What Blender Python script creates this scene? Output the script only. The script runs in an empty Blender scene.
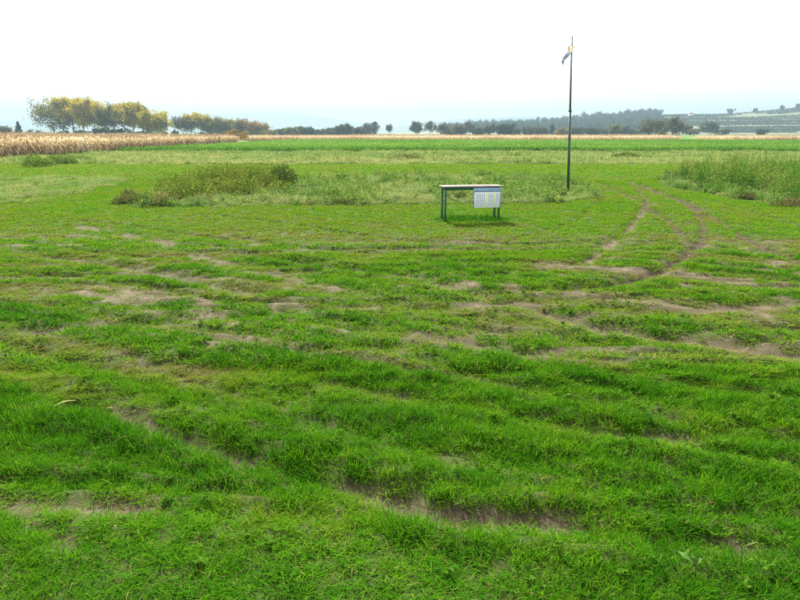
import bpy, math, random
import numpy as np

# ------------------------------------------------------------------ camera, world, sun, exposure
SC = bpy.context.scene
C = SC.collection
R = math.radians
CAM_H, PITCH, FPX = 2.2, R(14.62), 640.0          # eye height, downward tilt, focal length for an 800 px wide picture
cam = bpy.data.cameras.new('camera'); cam.lens = 36.0 * FPX / 800; cam.sensor_width = 36
cam.clip_start = 0.05; cam.clip_end = 20000
camo = bpy.data.objects.new('camera', cam); C.objects.link(camo)
camo.location = (0, 0, CAM_H); camo.rotation_euler = (R(90) - PITCH, 0, 0)
SC.camera = camo

SUN_EL, SUN_AZ = R(43), R(-16)                     # azimuth from +Y towards +X: ahead of the camera, to the left
w = bpy.data.worlds.new('World'); SC.world = w; w.use_nodes = True
nt = w.node_tree; nt.nodes.clear()
sky = nt.nodes.new('ShaderNodeTexSky'); sky.sky_type = 'NISHITA'; sky.sun_disc = False
sky.sun_elevation = SUN_EL; sky.sun_rotation = SUN_AZ; sky.air_density = 1.0; sky.dust_density = 3.0
mx = nt.nodes.new('ShaderNodeMix'); mx.data_type = 'RGBA'
mx.inputs['Factor'].default_value = 0.80            # a closed bright veil of thin cloud over the blue
mx.inputs['B'].default_value = (7.1, 7.1, 7.0, 1)
bg = nt.nodes.new('ShaderNodeBackground'); bg.inputs['Strength'].default_value = 0.055
out = nt.nodes.new('ShaderNodeOutputWorld')
nt.links.new(sky.outputs[0], mx.inputs['A']); nt.links.new(mx.outputs['Result'], bg.inputs['Color'])
nt.links.new(bg.outputs[0], out.inputs['Surface'])

sl = bpy.data.lights.new('sun', 'SUN'); sl.energy = 4.4; sl.angle = R(5); sl.color = (1.0, 0.95, 0.86)
so = bpy.data.objects.new('sun', sl); C.objects.link(so)
so.rotation_euler = (R(90) - SUN_EL, 0, math.pi - SUN_AZ)

SC.view_settings.view_transform = 'Standard'; SC.view_settings.look = 'None'
SC.view_settings.exposure = 2.25; SC.view_settings.gamma = 1
cy = SC.cycles
cy.max_bounces = 8; cy.diffuse_bounces = 4; cy.transmission_bounces = 6; cy.transparent_max_bounces = 8; cy.volume_bounces = 2
cy.use_denoising = False; SC.cycles.filter_width = 1.3

# ------------------------------------------------------------------ helpers
rng = np.random.default_rng(7)
cp, sp_ = math.cos(PITCH), math.sin(PITCH)
def ray(px, py):
    u, v = (px - 400) / FPX, (300 - py) / FPX
    return np.array([u, cp + v * sp_, v * cp - sp_])
def G(px, py, z=0.0):
    d = ray(px, py); t = (z - CAM_H) / d[2]
    return np.array([d[0] * t, d[1] * t])
def at(px, py, Y):
    d = ray(px, py); t = Y / d[1]
    return np.array([d[0] * t, Y, CAM_H + d[2] * t])

def tag(o, label=None, cat=None, group=None, kind=None):
    if label: o['label'] = label
    if cat: o['category'] = cat
    if group: o['group'] = group
    if kind: o['kind'] = kind
    return o
def empty(name, loc, rz=0.0):
    o = bpy.data.objects.new(name, None); C.objects.link(o)
    o.location = loc; o.rotation_euler = (0, 0, rz); o.empty_display_size = 0.2
    return o
def link(name, me, parent=None, loc=(0, 0, 0)):
    o = bpy.data.objects.new(name, me); C.objects.link(o); o.location = loc
    if parent: o.parent = parent
    return o
def np_mesh(name, verts, quads=None, tris=None, mat=None, smooth=False, attrs=None):
    me = bpy.data.meshes.new(name)
    verts = np.asarray(verts, np.float32).reshape(-1, 3)
    q = np.zeros((0, 4), np.int32) if quads is None else np.asarray(quads, np.int32).reshape(-1, 4)
    t = np.zeros((0, 3), np.int32) if tris is None else np.asarray(tris, np.int32).reshape(-1, 3)
    me.vertices.add(len(verts)); me.vertices.foreach_set('co', verts.ravel())
    nl = q.size + t.size; npg = len(q) + len(t)
    me.loops.add(nl); me.polygons.add(npg)
    me.loops.foreach_set('vertex_index', np.concatenate([q.ravel(), t.ravel()]))
    st = np.concatenate([np.arange(len(q)) * 4, len(q) * 4 + np.arange(len(t)) * 3])
    me.polygons.foreach_set('loop_start', st.astype(np.int32))
    if smooth: me.polygons.foreach_set('use_smooth', np.ones(npg, bool))
    for k, v in (attrs or {}).items():
        a = me.attributes.new(k, 'FLOAT', 'POINT'); a.data.foreach_set('value', np.asarray(v, np.float32))
    me.update(calc_edges=True); me.validate()
    if mat: me.materials.append(mat)
    return me

class MB:
    """collects boxes, tubes and quads into one mesh"""
    def __init__(s): s.v = []; s.q = []; s.t = []; s.n = 0
    def add(s, v, q=None, t=None):
        v = np.asarray(v, float).reshape(-1, 3)
        if q is not None and len(q): s.q.append(np.asarray(q) + s.n)
        if t is not None and len(t): s.t.append(np.asarray(t) + s.n)
        s.v.append(v); s.n += len(v)
    def box(s, c, size, rot=None, bev=0.0):
        hx, hy, hz = np.asarray(size) / 2
        b = min(bev, hx * .9, hy * .9, hz * .9)
        if b <= 0:
            v = np.array([[x, y, z] for x in (-hx, hx) for y in (-hy, hy) for z in (-hz, hz)])
            q = [[0, 1, 3, 2], [4, 6, 7, 5], [0, 4, 5, 1], [2, 3, 7, 6], [0, 2, 6, 4], [1, 5, 7, 3]]
            if rot is not None: v = v @ np.asarray(rot).T
            s.add(v + np.asarray(c), q); return
        # chamfered along the vertical outline and the two ends
        prof = np.array([[-hx + b, -hy], [hx - b, -hy], [hx, -hy + b], [hx, hy - b], [hx - b, hy], [-hx + b, hy], [-hx, hy - b], [-hx, -hy + b]])
        lev = [(-hz, 1 - b / max(hx, hy)), (-hz + b, 1), (hz - b, 1), (hz, 1 - b / max(hx, hy))]
        v = np.concatenate([np.c_[prof * k, np.full(8, z)] for z, k in lev])
        q = [[r * 8 + i, r * 8 + (i + 1) % 8, r * 8 + 8 + (i + 1) % 8, r * 8 + 8 + i] for r in range(3) for i in range(8)]
        for base, fl in ((0, True), (24, False)):
            for a, bb, cc, dd in ((0, 1, 2, 3), (3, 4, 7, 0), (4, 5, 6, 7)):
                f = [base + a, base + bb, base + cc, base + dd]; q.append(f[::-1] if fl else f)
        if rot is not None: v = v @ np.asarray(rot).T
        s.add(v + np.asarray(c), q)
    def tube(s, pts, rad, n=6, cap=True):
        pts = np.asarray(pts, float); rad = np.broadcast_to(rad, len(pts)); m = len(pts)
        d = np.gradient(pts, axis=0); d /= np.linalg.norm(d, axis=1)[:, None] + 1e-9
        up = np.array([0, 0, 1.0]) if abs(d[0][2]) < .9 else np.array([1.0, 0, 0])
        a = np.arange(n) / n * 2 * np.pi; V = []
        for i in range(m):
            u = np.cross(up, d[i]); u /= np.linalg.norm(u) + 1e-9; vv = np.cross(d[i], u)
            V.append(pts[i] + rad[i] * (np.cos(a)[:, None] * u + np.sin(a)[:, None] * vv))
        q = [[i * n + j, i * n + (j + 1) % n, (i + 1) * n + (j + 1) % n, (i + 1) * n + j] for i in range(m - 1) for j in range(n)]
        t = []
        V = np.concatenate(V)
        if cap:
            V = np.concatenate([V, pts[:1], pts[-1:]])
            k = m * n
            t = [[k, (j + 1) % n, j] for j in range(n)] + [[k + 1, (m - 1) * n + j, (m - 1) * n + (j + 1) % n] for j in range(n)]
        s.add(V, q, t)
    def leaves(s, cen, size, r, aspect=.6, flat=0.0):
        """diamond leaf faces with random facing"""
        n = len(cen)
        nrm = r.normal(size=(n, 3)); nrm[:, 2] += flat; nrm /= np.linalg.norm(nrm, axis=1)[:, None]
        a = np.cross(nrm, r.normal(size=(n, 3))); a /= np.linalg.norm(a, axis=1)[:, None]
        b = np.cross(nrm, a); L = np.asarray(size).reshape(-1, 1) * np.ones((n, 1))
        v = np.stack([cen - a * L * .5, cen + b * L * aspect * .5 + nrm * L * .06, cen + a * L * .5, cen - b * L * aspect * .5 + nrm * L * .06], 1)
        s.add(v.reshape(-1, 3), np.arange(n * 4).reshape(-1, 4))
    def mesh(s, name, mat, smooth=False, attrs=None):
        v = np.concatenate(s.v)
        q = np.concatenate(s.q) if s.q else None; t = np.concatenate(s.t) if s.t else None
        return np_mesh(name, v, q, t, mat, smooth, attrs)
    def build(s, name, mat, parent=None, loc=(0, 0, 0), smooth=False):
        return link(name, s.mesh(name, mat, smooth), parent, loc)

def _h(ix, iy, seed):
    n = (ix.astype(np.int64) * 374761393 + iy.astype(np.int64) * 668265263 + seed * 1274126177) & 0xFFFFFFFF
    n = ((n ^ (n >> 13)) * 1274126177) & 0xFFFFFFFF
    n = n ^ (n >> 16)
    return (n & 0xFFFFFF) / float(0xFFFFFF)
def vn(x, y, seed=0):
    ix, iy = np.floor(x), np.floor(y); fx, fy = x - ix, y - iy
    fx = fx * fx * (3 - 2 * fx); fy = fy * fy * (3 - 2 * fy)
    a, b, c, d = _h(ix, iy, seed), _h(ix + 1, iy, seed), _h(ix, iy + 1, seed), _h(ix + 1, iy + 1, seed)
    return (a * (1 - fx) + b * fx) * (1 - fy) + (c * (1 - fx) + d * fx) * fy
def fbm(x, y, seed=0, o=4):
    s = 0; a = .5; t = 0
    for k in range(o):
        s = s + a * vn(x * 2 ** k + 17.3 * k, y * 2 ** k - 9.1 * k, seed + k * 31); t += a; a *= .5
    return s / t
def sst(a, b, x):
    t = np.clip((x - a) / (b - a), 0, 1); return t * t * (3 - 2 * t)

# ------------------------------------------------------------------ materials
def mat(name): 
    m = bpy.data.materials.new(name); m.use_nodes = True; m.node_tree.nodes.clear()
    return m, m.node_tree
def N(t, k, **kw):
    n = t.nodes.new(k)
    for a, b in kw.items(): setattr(n, a, b)
    return n
def ramp(t, fac, stops):
    r = N(t, 'ShaderNodeValToRGB'); e = r.color_ramp.elements
    while len(e) < len(stops): e.new(.5)
    for x, (p, c) in zip(e, stops): x.position = p; x.color = (*c, 1)
    t.links.new(fac, r.inputs[0]); return r.outputs[0]
def noise(t, scale, detail=4, rough=.55, coord='Object', vec=None):
    n = N(t, 'ShaderNodeTexNoise'); n.inputs['Scale'].default_value = scale; n.inputs['Detail'].default_value = detail; n.inputs['Roughness'].default_value = rough
    if vec is None:
        tc = N(t, 'ShaderNodeTexCoord'); vec = tc.outputs[coord]
    t.links.new(vec, n.inputs['Vector']); return n.outputs[0]
def finish(t, col, rough=.6, trans=0.0, trans_col=None, spec=.3, bump=None, bstr=.3, bdist=.02, metal=0):
    p = N(t, 'ShaderNodeBsdfPrincipled'); o = N(t, 'ShaderNodeOutputMaterial')
    if isinstance(col, tuple): p.inputs['Base Color'].default_value = (*col, 1)
    else: t.links.new(col, p.inputs['Base Color'])
    if isinstance(rough, (int, float)): p.inputs['Roughness'].default_value = rough
    else: t.links.new(rough, p.inputs['Roughness'])
    p.inputs['Specular IOR Level'].default_value = spec; p.inputs['Metallic'].default_value = metal
    if bump is not None:
        b = N(t, 'ShaderNodeBump'); b.inputs['Strength'].default_value = bstr; b.inputs['Distance'].default_value = bdist
        t.links.new(bump, b.inputs['Height']); t.links.new(b.outputs[0], p.inputs['Normal'])
    sh = p.outputs[0]
    if trans > 0:
        tr = N(t, 'ShaderNodeBsdfTranslucent'); mixs = N(t, 'ShaderNodeMixShader'); mixs.inputs[0].default_value = trans
        src = trans_col if trans_col is not None else col
        if isinstance(src, tuple): tr.inputs[0].default_value = (*src, 1)
        else: t.links.new(src, tr.inputs[0])
        t.links.new(sh, mixs.inputs[1]); t.links.new(tr.outputs[0], mixs.inputs[2]); sh = mixs.outputs[0]
    t.links.new(sh, o.inputs['Surface'])
def plant_mat(name, stops, trans=.35, rough=.5, dry=(.36, .30, .13), dryamt=.0, spec=.25, tgain=1.25):
    """colour from the plant's own tint (per plant) and a little per-leaf variation; some leaves dry"""
    m, t = mat(name)
    a = N(t, 'ShaderNodeAttribute', attribute_type='INSTANCER', attribute_name='tint')
    b = N(t, 'ShaderNodeAttribute', attribute_type='GEOMETRY', attribute_name='leaf')
    ad = N(t, 'ShaderNodeMath', operation='MULTIPLY_ADD'); ad.inputs[1].default_value = .35
    t.links.new(b.outputs['Fac'], ad.inputs[0]); t.links.new(a.outputs['Fac'], ad.inputs[2])
    sb = N(t, 'ShaderNodeMath', operation='SUBTRACT'); sb.inputs[1].default_value = .175
    t.links.new(ad.outputs[0], sb.inputs[0])
    col = ramp(t, sb.outputs[0], stops)
    if dryamt > 0:
        gt = N(t, 'ShaderNodeMath', operation='GREATER_THAN'); gt.inputs[1].default_value = 1 - dryamt
        t.links.new(b.outputs['Fac'], gt.inputs[0])
        mm = N(t, 'ShaderNodeMix', data_type='RGBA'); mm.inputs['B'].default_value = (*dry, 1)
        t.links.new(gt.outputs[0], mm.inputs['Factor']); t.links.new(col, mm.inputs['A']); col = mm.outputs['Result']
    g = N(t, 'ShaderNodeMix', data_type='RGBA', blend_type='MULTIPLY'); g.inputs['Factor'].default_value = 1; g.inputs['B'].default_value = (tgain * 1.1, tgain, tgain * .7, 1)
    t.links.new(col, g.inputs['A'])
    finish(t, col, rough, trans, g.outputs['Result'], spec)
    return m
def leafy(name, c1, c2, c3, scale=.6, trans=.3, rough=.55):
    """foliage of a single tree or bush: clumps of slightly different leaf colour"""
    m, t = mat(name); n = noise(t, scale, 3, .6)
    c = ramp(t, n, [(.32, c1), (.5, c2), (.68, c3)])
    finish(t, c, rough, trans, None, 0); return m
def plain(name, c, rough=.6, var=.12, scale=8, spec=.3, bstr=.15, metal=0):
    m, t = mat(name); n = noise(t, scale, 5, .6)
    lo = tuple(x * (1 - var) for x in c); hi = tuple(min(1, x * (1 + var)) for x in c)
    finish(t, ramp(t, n, [(.3, lo), (.7, hi)]), rough, 0, None, spec, n, bstr, .01, metal); return m

M = {}
M['grass'] = plant_mat('grass_blade', [(0, (.018, .085, .004)), (.3, (.038, .138, .005)), (.58, (.078, .195, .006)), (.8, (.110, .165, .014)), (1, (.118, .115, .034))], .38, .55, dry=(.20, .18, .06), dryamt=.04, spec=0)
M['clover'] = plant_mat('clover_leaf', [(0, (.03, .085, .008)), (.5, (.06, .13, .012)), (1, (.10, .16, .03))], .35, .6, spec=0)
M['rough'] = plant_mat('rough_grass_blade', [(0, (.040, .105, .018)), (.35, (.085, .165, .042)), (.65, (.148, .215, .072)), (1, (.225, .23, .10))], .38, .65, dry=(.34, .30, .15), dryamt=.06, spec=0)
M['herb'] = plant_mat('herb_leaf', [(0, (.035, .095, .014)), (.4, (.065, .15, .02)), (.7, (.11, .19, .035)), (1, (.18, .20, .06))], .38, .6, dry=(.20, .19, .08), dryamt=.01, spec=0)
M['crop'] = plant_mat('crop_leaf', [(0, (.03, .095, .010)), (.4, (.06, .165, .018)), (.75, (.105, .225, .035)), (1, (.17, .26, .06))], .40, .6, dryamt=.01, spec=0)
M['maize'] = plant_mat('dry_maize_leaf', [(0, (.24, .18, .11)), (.4, (.40, .315, .20)), (.75, (.52, .43, .29)), (1, (.60, .52, .37))], .25, .8, spec=0)
M['wood'] = plant_mat('far_wood_leaf', [(0, (.025, .042, .016)), (.5, (.042, .062, .02)), (1, (.075, .08, .026))], .15, .9, spec=0)
M['vine'] = plant_mat('vine_leaf', [(0, (.04, .065, .02)), (.5, (.065, .085, .025)), (1, (.11, .105, .035))], .15, .9, spec=0)

# ground: soil, thatch and field colours follow what grows there
m, t = mat('ground_soil')
mud = N(t, 'ShaderNodeAttribute', attribute_name='mud').outputs['Fac']
fld = N(t, 'ShaderNodeAttribute', attribute_name='fieldmix').outputs['Fac']
n1 = noise(t, 4.5, 9, .72); n2 = noise(t, 40, 4, .6)
soil = ramp(t, n1, [(.30, (.045, .036, .021)), (.5, (.088, .072, .045)), (.72, (.165, .138, .092))])
thatch = ramp(t, n2, [(.3, (.02, .034, .006)), (.6, (.04, .06, .01)), (.8, (.075, .075, .022))])
fieldc = ramp(t, noise(t, .05, 5), [(.3, (.05, .11, .01)), (.7, (.10, .15, .02))])
wetn = N(t, 'ShaderNodeAttribute', attribute_name='wet').outputs['Fac']
wm = N(t, 'ShaderNodeMix', data_type='RGBA', blend_type='MULTIPLY'); wm.inputs['B'].default_value = (.48, .44, .40, 1)   # damp soil is darker
t.links.new(wetn, wm.inputs['Factor']); t.links.new(soil, wm.inputs['A']); soil = wm.outputs['Result']
a = N(t, 'ShaderNodeMix', data_type='RGBA'); t.links.new(mud, a.inputs['Factor']); t.links.new(thatch, a.inputs['A']); t.links.new(soil, a.inputs['B'])
b = N(t, 'ShaderNodeMix', data_type='RGBA'); t.links.new(fld, b.inputs['Factor']); t.links.new(a.outputs['Result'], b.inputs['A']); t.links.new(fieldc, b.inputs['B'])
nb = N(t, 'ShaderNodeMath', operation='MULTIPLY_ADD'); nb.inputs[1].default_value = .35; t.links.new(n2, nb.inputs[0]); t.links.new(n1, nb.inputs[2])
finish(t, b.outputs['Result'], ramp(t, n1, [(.3, (.6,) * 3), (.5, (.95,) * 3)]), spec=.06, bump=nb.outputs[0], bstr=.8, bdist=.06)
M['ground'] = m

# ------------------------------------------------------------------ the field: ruts, bare soil, grass length
# wheel tracks as walked in the field: (picture points of the track -> ground), half width, depth, bareness
TR = [
 ([(560,173),(580,177),(600,183),(625,194),(643,204),(658,213),(672,224),(684,234)], .18, .13, 1.15),
 ([(646,202),(642,213),(630,227),(616,239),(600,252),(585,262)], .17, .12, 1.15),
 ([(600,175),(630,183),(650,191),(668,197),(690,206),(702,219),(705,234),(695,246),(680,260),(655,272),(620,283),(560,288)], .19, .14, 1.15),
 ([(640,184),(655,190),(690,203),(720,222),(745,237),(762,246),(800,262),(850,275)], .18, .12, 1.15),
 ([(624,176),(638,188),(648,203)], .16, .1, 1.2),
 ([(655,205),(690,218),(730,236),(765,262)], .13, .05, .35),
 ([(668,190),(700,199),(745,211),(800,227),(860,240)], .13, .08, .5),
 ([(700,228),(735,243),(770,262),(810,285),(850,300)], .14, .09, .6),
 ([(606,186),(600,203),(572,224),(520,238),(460,246)], .12, .07, .45),
 ([(690,222),(660,240),(610,256),(540,272),(470,278)], .13, .08, .6),
 ([(-40,245),(0,249),(67,259),(135,268),(175,276),(216,288),(260,292)], .22, .09, .8),
 ([(80,226),(169,243),(209,259),(250,268),(300,282)], .30, .05, .8),
 ([(200,214),(260,220),(312,227),(354,234),(417,241),(500,246),(600,243)], .14, .09, .55),
 ([(60,219),(125,224),(175,233),(240,241),(300,246)], .13, .08, .5),
 ([(230,236),(270,243),(330,250),(400,257),(470,258)], .14, .07, .6),
 ([(240,253),(281,259),(330,266),(382,272),(428,280),(470,292),(530,307),(581,320),(631,330),(672,335),(732,343),(800,353),(880,362)], .20, .13, .9),
 ([(430,262),(500,262),(557,266),(610,262)], .18, .06, .6),
 ([(600,240),(650,250),(720,258),(766,262),(830,268)], .16, .07, .65),
 ([(40,330),(101,325),(179,320),(250,316),(330,306),(393,306),(431,309),(477,304),(519,301),(560,298)], .20, .09, .8),
 ([(640,312),(719,308),(773,305),(840,300)], .22, .07, .85),
 ([(375,346),(417,344)], .10, .09, .5),
 ([(380,324),(410,332),(445,337),(477,344),(526,352),(575,348),(614,347)], .22, .07, .85),
 ([(520,360),(600,372),(677,380),(750,394),(794,399),(860,404)], .14, .11, .6),
 ([(0,372),(80,366),(170,362),(260,372),(350,370)], .16, .06, .5),
 ([(60,402),(125,407),(154,423),(205,440),(235,452),(260,459),(308,472),(352,482),(406,496),(436,509),(487,514),(531,514),(559,522),(603,527),(669,538),(740,540)], .15, .15, 1.0),
 ([(0,496),(60,501),(121,506),(190,509),(257,512),(330,512),(430,512)], .13, .06, .65),
 ([(490,508),(560,510),(640,508),(720,511),(800,512),(870,512)], .12, .09, .6),
 ([(515,424),(567,429),(620,432),(677,435),(740,437),(800,440),(860,440)], .13, .09, .7),
 ([(250,432),(315,433),(400,428),(515,424)], .09, .06, .25),
 ([(500,452),(600,462),(640,468),(700,473),(757,477),(830,480)], .09, .07, .2),
 ([(-30,432),(60,436),(140,452),(200,470)], .09, .06, .15),
 ([(140,392),(220,395),(310,405),(380,402),(460,392),(560,388)], .14, .06, .45),
]
# bare patches: picture point, half sizes in metres, strength
BARE = [((120,505), .27, .10, 1.5), ((320,281), .45, .15, .6), ((305,290), .35, .12, .5), ((500,303), .75, .22, 1.1), ((590,349), .8, .16, .8),
        ((697,243), .28, .45, 1.3), ((688,256), .3, .3, 1.0), ((648,204), .3, .5, .9), ((210,262), .7, .25, .5), ((690,338), .8, .13, .8), ((745,344), .6, .12, .8), ((600,325), .6, .12, .7), ((140,323), .9, .15, .7), ((445,338), .5, .16, .9), ((360,307), .55, .18, .8),
        ((560,266), .7, .35, .8), ((750,307), .9, .25, .9), ((785,350), .5, .12, .8), ((465,512), .35, .12, 1.15), ((505,516), .42, .12, 1.3), ((545,519), .33, .10, 1.1), ((70,260), .6, .3, .6),
        ((60,296), .7, .2, .5), ((545,512), .35, .1, .8), ((570,428), .4, .1, .7), ((240,318), .6, .16, .6), ((660,300), .6, .3, .5), ((25,300), .8, .3, .4),
        ((130,412), .22, .12, .8), ((420,275), .8, .25, .55), ((775,262), .6, .4, .7), ((280,300), .8, .2, .5), ((390,350), .9, .2, .5), ((500,330), .8, .3, .6), ((620,360), .9, .2, .6), ((170,350), .8, .2, .45)]
TRG = []
for pts, hw, dp, ms in TR:
    g = np.array([G(*p) for p in pts])
    # smooth the traced line
    tt = np.arange(len(g)); f = np.linspace(0, len(g) - 1, (len(g) - 1) * 4 + 1)
    gx, gy = np.interp(f, tt, g[:, 0]), np.interp(f, tt, g[:, 1])
    for _ in range(3):
        gx[1:-1] = (gx[:-2] + 2 * gx[1:-1] + gx[2:]) / 4; gy[1:-1] = (gy[:-2] + 2 * gy[1:-1] + gy[2:]) / 4
    TRG.append((np.c_[gx, gy], hw, dp * .62, ms, 1.0 if pts[0][1] < 190 else .15))
# many more faint sweeping wheel marks: most slant towards the camera on the right, some run straight across
rt = np.random.default_rng(21)
for k_ in range(54):
    sl_ = rt.normal(-.5, .12) if k_ % 2 else rt.normal(.0, .07)
    y0_ = rt.uniform(3.6, 12.6); x0_ = rt.uniform(-.8, .8) * y0_; hl = rt.uniform(2.5, 7.0); xs_ = np.linspace(-hl, hl, 14); cv = rt.normal(.01, .02)
    ln = np.c_[x0_ + xs_, y0_ + sl_ * xs_ + cv * xs_ ** 2]
    ln = ln[(ln[:, 1] > 3.0) & (ln[:, 1] < 14.2)]
    if len(ln) > 3: TRG.append((ln, rt.uniform(.06, .10), rt.uniform(.03, .055), rt.uniform(.15, .7), .3))
def line_dist(x, y, line, reach):
    d = np.full(x.shape, 99.0)
    lo, hi = line.min(0) - reach, line.max(0) + reach
    k = np.where((x > lo[0]) & (x < hi[0]) & (y > lo[1]) & (y < hi[1]))[0]
    if len(k) == 0: return d
    X, Y = x[k], y[k]; best = np.full(len(k), 1e9)
    for a, b in zip(line[:-1], line[1:]):
        ab = b - a; L = ab @ ab + 1e-9
        s = np.clip(((X - a[0]) * ab[0] + (Y - a[1]) * ab[1]) / L, 0, 1)
        best = np.minimum(best, (X - a[0] - s * ab[0]) ** 2 + (Y - a[1] - s * ab[1]) ** 2)
    d[k] = np.sqrt(best); return d

# outlines of what grows where (picture points on the ground)
def poly(pts): return np.array([G(*p) for p in pts])
WEED = poly([(112,203),(135,207),(200,207),(300,205.5),(400,204.5),(470,204),(560,203),(592,200),(600,195),(585,187),(560,180),(520,176),(430,175),(300,178),(200,187),(150,193)])
LROUGH = poly([(-260,206),(-60,206),(20,203),(70,196),(110,188),(135,181),(115,178),(40,177),(-60,177),(-260,178)])
RWEED = poly([(655,178),(672,188),(705,194),(745,200),(800,207),(880,214),(1050,228),(1050,170),(880,169),(760,170),(700,170)])
SHRUB = poly([(20,170),(50,170),(90,168),(95,163),(60,159),(15,160)])
def inside(x, y, P, soft=.0):
    c = np.zeros(x.shape, bool); n = len(P)
    for i in range(n):
        (x1, y1), (x2, y2) = P[i], P[i - 1]
        if y1 == y2: continue
        c ^= ((y1 > y) != (y2 > y)) & (x < (x2 - x1) * (y - y1) / (y2 - y1) + x1)
    return c
def wob(x, y, amp=.35): return x + amp * (vn(x * .9, y * .9, 71) - .5) * 2, y + amp * (vn(x * .9, y * .9, 72) - .5) * 2

def field(x, y):
    """height of the soil, bareness 0..1, grass length in metres, tint of the grass"""
    x = np.asarray(x, float); y = np.asarray(y, float)
    worn = sst(4.2, 6.5, y) * (1 - sst(12.5, 16.0, y)) + .25 * sst(2.5, 3.5, y) * (1 - sst(4.2, 6.5, y))
    worn = worn * (1 - .35 * sst(4, 9, np.abs(x - 1) - .25 * y))
    wx = x + .8 * (fbm(x * .35, y * .35, 5, 2) - .5); wy = y + .12 * x * np.sin(y * .4) * .2 + .5 * (fbm(x * .3, y * .3, 6, 2) - .5)
    ud, vd = .89 * wx - .45 * wy, .45 * wx + .89 * wy # most wheel tracks run slantwise over the field, some straight across
    mixw = sst(.34, .54, fbm(x * .16, y * .22, 13, 2))
    s1 = fbm(ud * .13, vd * 2.5, 11, 4) * (1 - mixw) + fbm(wx * .14, wy * 2.5, 12, 4) * mixw     # long worn streaks
    s2 = fbm(ud * .18, vd * 3.3, 23, 3) * (1 - mixw) + fbm(wx * .20, wy * 3.3, 24, 3) * mixw     # lush swaths between them
    s1 = np.clip(.5 + (s1 - .5) * 1.15, 0, 1)
    s3 = fbm(x * 3.1, y * 3.1, 37, 3)                # fine break-up
    z = .05 * (fbm(x * .12, y * .2, 3, 3) - .5) + worn * (.055 * (s2 - .5)) + .02 * (s3 - .5)
    mud = worn * sst(.545, .71, s1 * .62 + s3 * .38) * .9
    wet = np.zeros_like(x); cut = np.zeros_like(x); berm = np.zeros_like(x)
    for line, hw, dp, ms, wt in TRG:
        d = line_dist(x, y, line, 1.2)
        k = np.where(d < 1.2)[0]
        if len(k) == 0: continue
        dd = d[k] + .22 * hw * (s3[k] - .5) * 4; xx, yy = x[k], y[k]
        al = fbm(xx * .9, yy * 1.3, 51, 3)           # the track is not equally worn all along
        cut[k] = np.maximum(cut[k], dp * np.exp(-(dd / hw) ** 2) * (.55 + .9 * al))
        wet[k] = np.maximum(wet[k], wt * (1 - sst(.6 * hw, 1.3 * hw, dd)))
        berm[k] = np.maximum(berm[k], .38 * dp * np.exp(-((dd - 1.75 * hw) / (.5 * hw)) ** 2))
        mud[k] = np.maximum(mud[k], ms * (1 - sst(.35 * hw, 1.0 * hw, dd)) * sst(.40, .62, al * .75 + s3[k] * .25 + .16 * ms - .04))
    z = z - cut + berm * np.exp(-cut / .015)
    for p, rx, ry, st in BARE:
        g = G(*p); r2 = ((x - g[0]) / rx) ** 2 + ((y - g[1]) / ry) ** 2
        mud = np.maximum(mud, np.clip(st * np.exp(-r2) * 1.25 * (.45 + 1.1 * s3) - .12, 0, 1))
    mud = np.clip(mud, 0, 1)
    lush = sst(.40, .62, s2 * .8 + s3 * .2)
    near = 1 - sst(4.5, 7.5, y)
    L = .024 + .046 * lush + near * (.014 + .018 * lush)
    L = np.where(y > 13.5, .05 + .03 * (fbm(x * .8, y * 1.2, 91, 3) - .5) * sst(13, 16, y), L)
    L = L * (1 - .58 * sst(.15, .8, mud))
    thin = np.clip(worn * 1.1, 0, 1) * (1 - lush)
    tint = .30 + .4 * (s3 - .5) + .52 * thin + .45 * mud + .45 * (fbm(x * .5, y * .9, 66, 3) - .5) + .32 * sst(9, 16, y) * (1 - .7 * thin)
    mud = np.maximum(mud, .5 * thin * sst(.35, .65, s3 * .5 + s1 * .5))
    z = z + mud * .016 * (fbm(x * 8.5, y * 8.5, 97, 3) - .5)
    return z, mud, L, tint, thin, wet

# ground sheet: fine near the wheel tracks, wider and wider to the horizon
def axis(lo, hi, step, far, grow):
    a = list(np.arange(lo, hi, step)); s = step
    while a[-1] < far: s *= grow; a.append(a[-1] + s)
    return np.array(a)
gy = axis(1.6, 13, .045, 30, 1.010); gy = np.concatenate([gy, axis(gy[-1], gy[-1] + .01, .25, 4700, 1.035)[1:]]); gy = np.concatenate([-np.array([40, 12, 4, 1, -.6]), gy]); 
gx = axis(0, 9.5, .06, 3950, 1.035); gx = np.concatenate([-gx[:0:-1], gx])
GX, GY = np.meshgrid(gx, gy); fx, fy = GX.ravel(), GY.ravel()
GZ, gm, gL, _, _, gw = field(fx, fy)
far = sst(40, 70, np.hypot(fx, fy)); GZ = GZ * (1 - far)
nx, ny = len(gx), len(gy)
ii = (np.arange(ny - 1)[:, None] * nx + np.arange(nx - 1)[None]).ravel()
me = np_mesh('ground', np.c_[fx, fy, GZ], np.c_[ii, ii + 1, ii + nx + 1, ii + nx], None, M['ground'], True,
             {'mud': gm, 'wet': gw, 'fieldmix': sst(30, 60, np.hypot(fx, fy))})
tag(link('ground', me), kind='structure')
def ground_z(x, y):
    z = field(np.atleast_1d(np.asarray(x, float)), np.atleast_1d(np.asarray(y, float)))[0]
    return z * (1 - sst(40, 70, np.hypot(x, y)))

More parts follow.
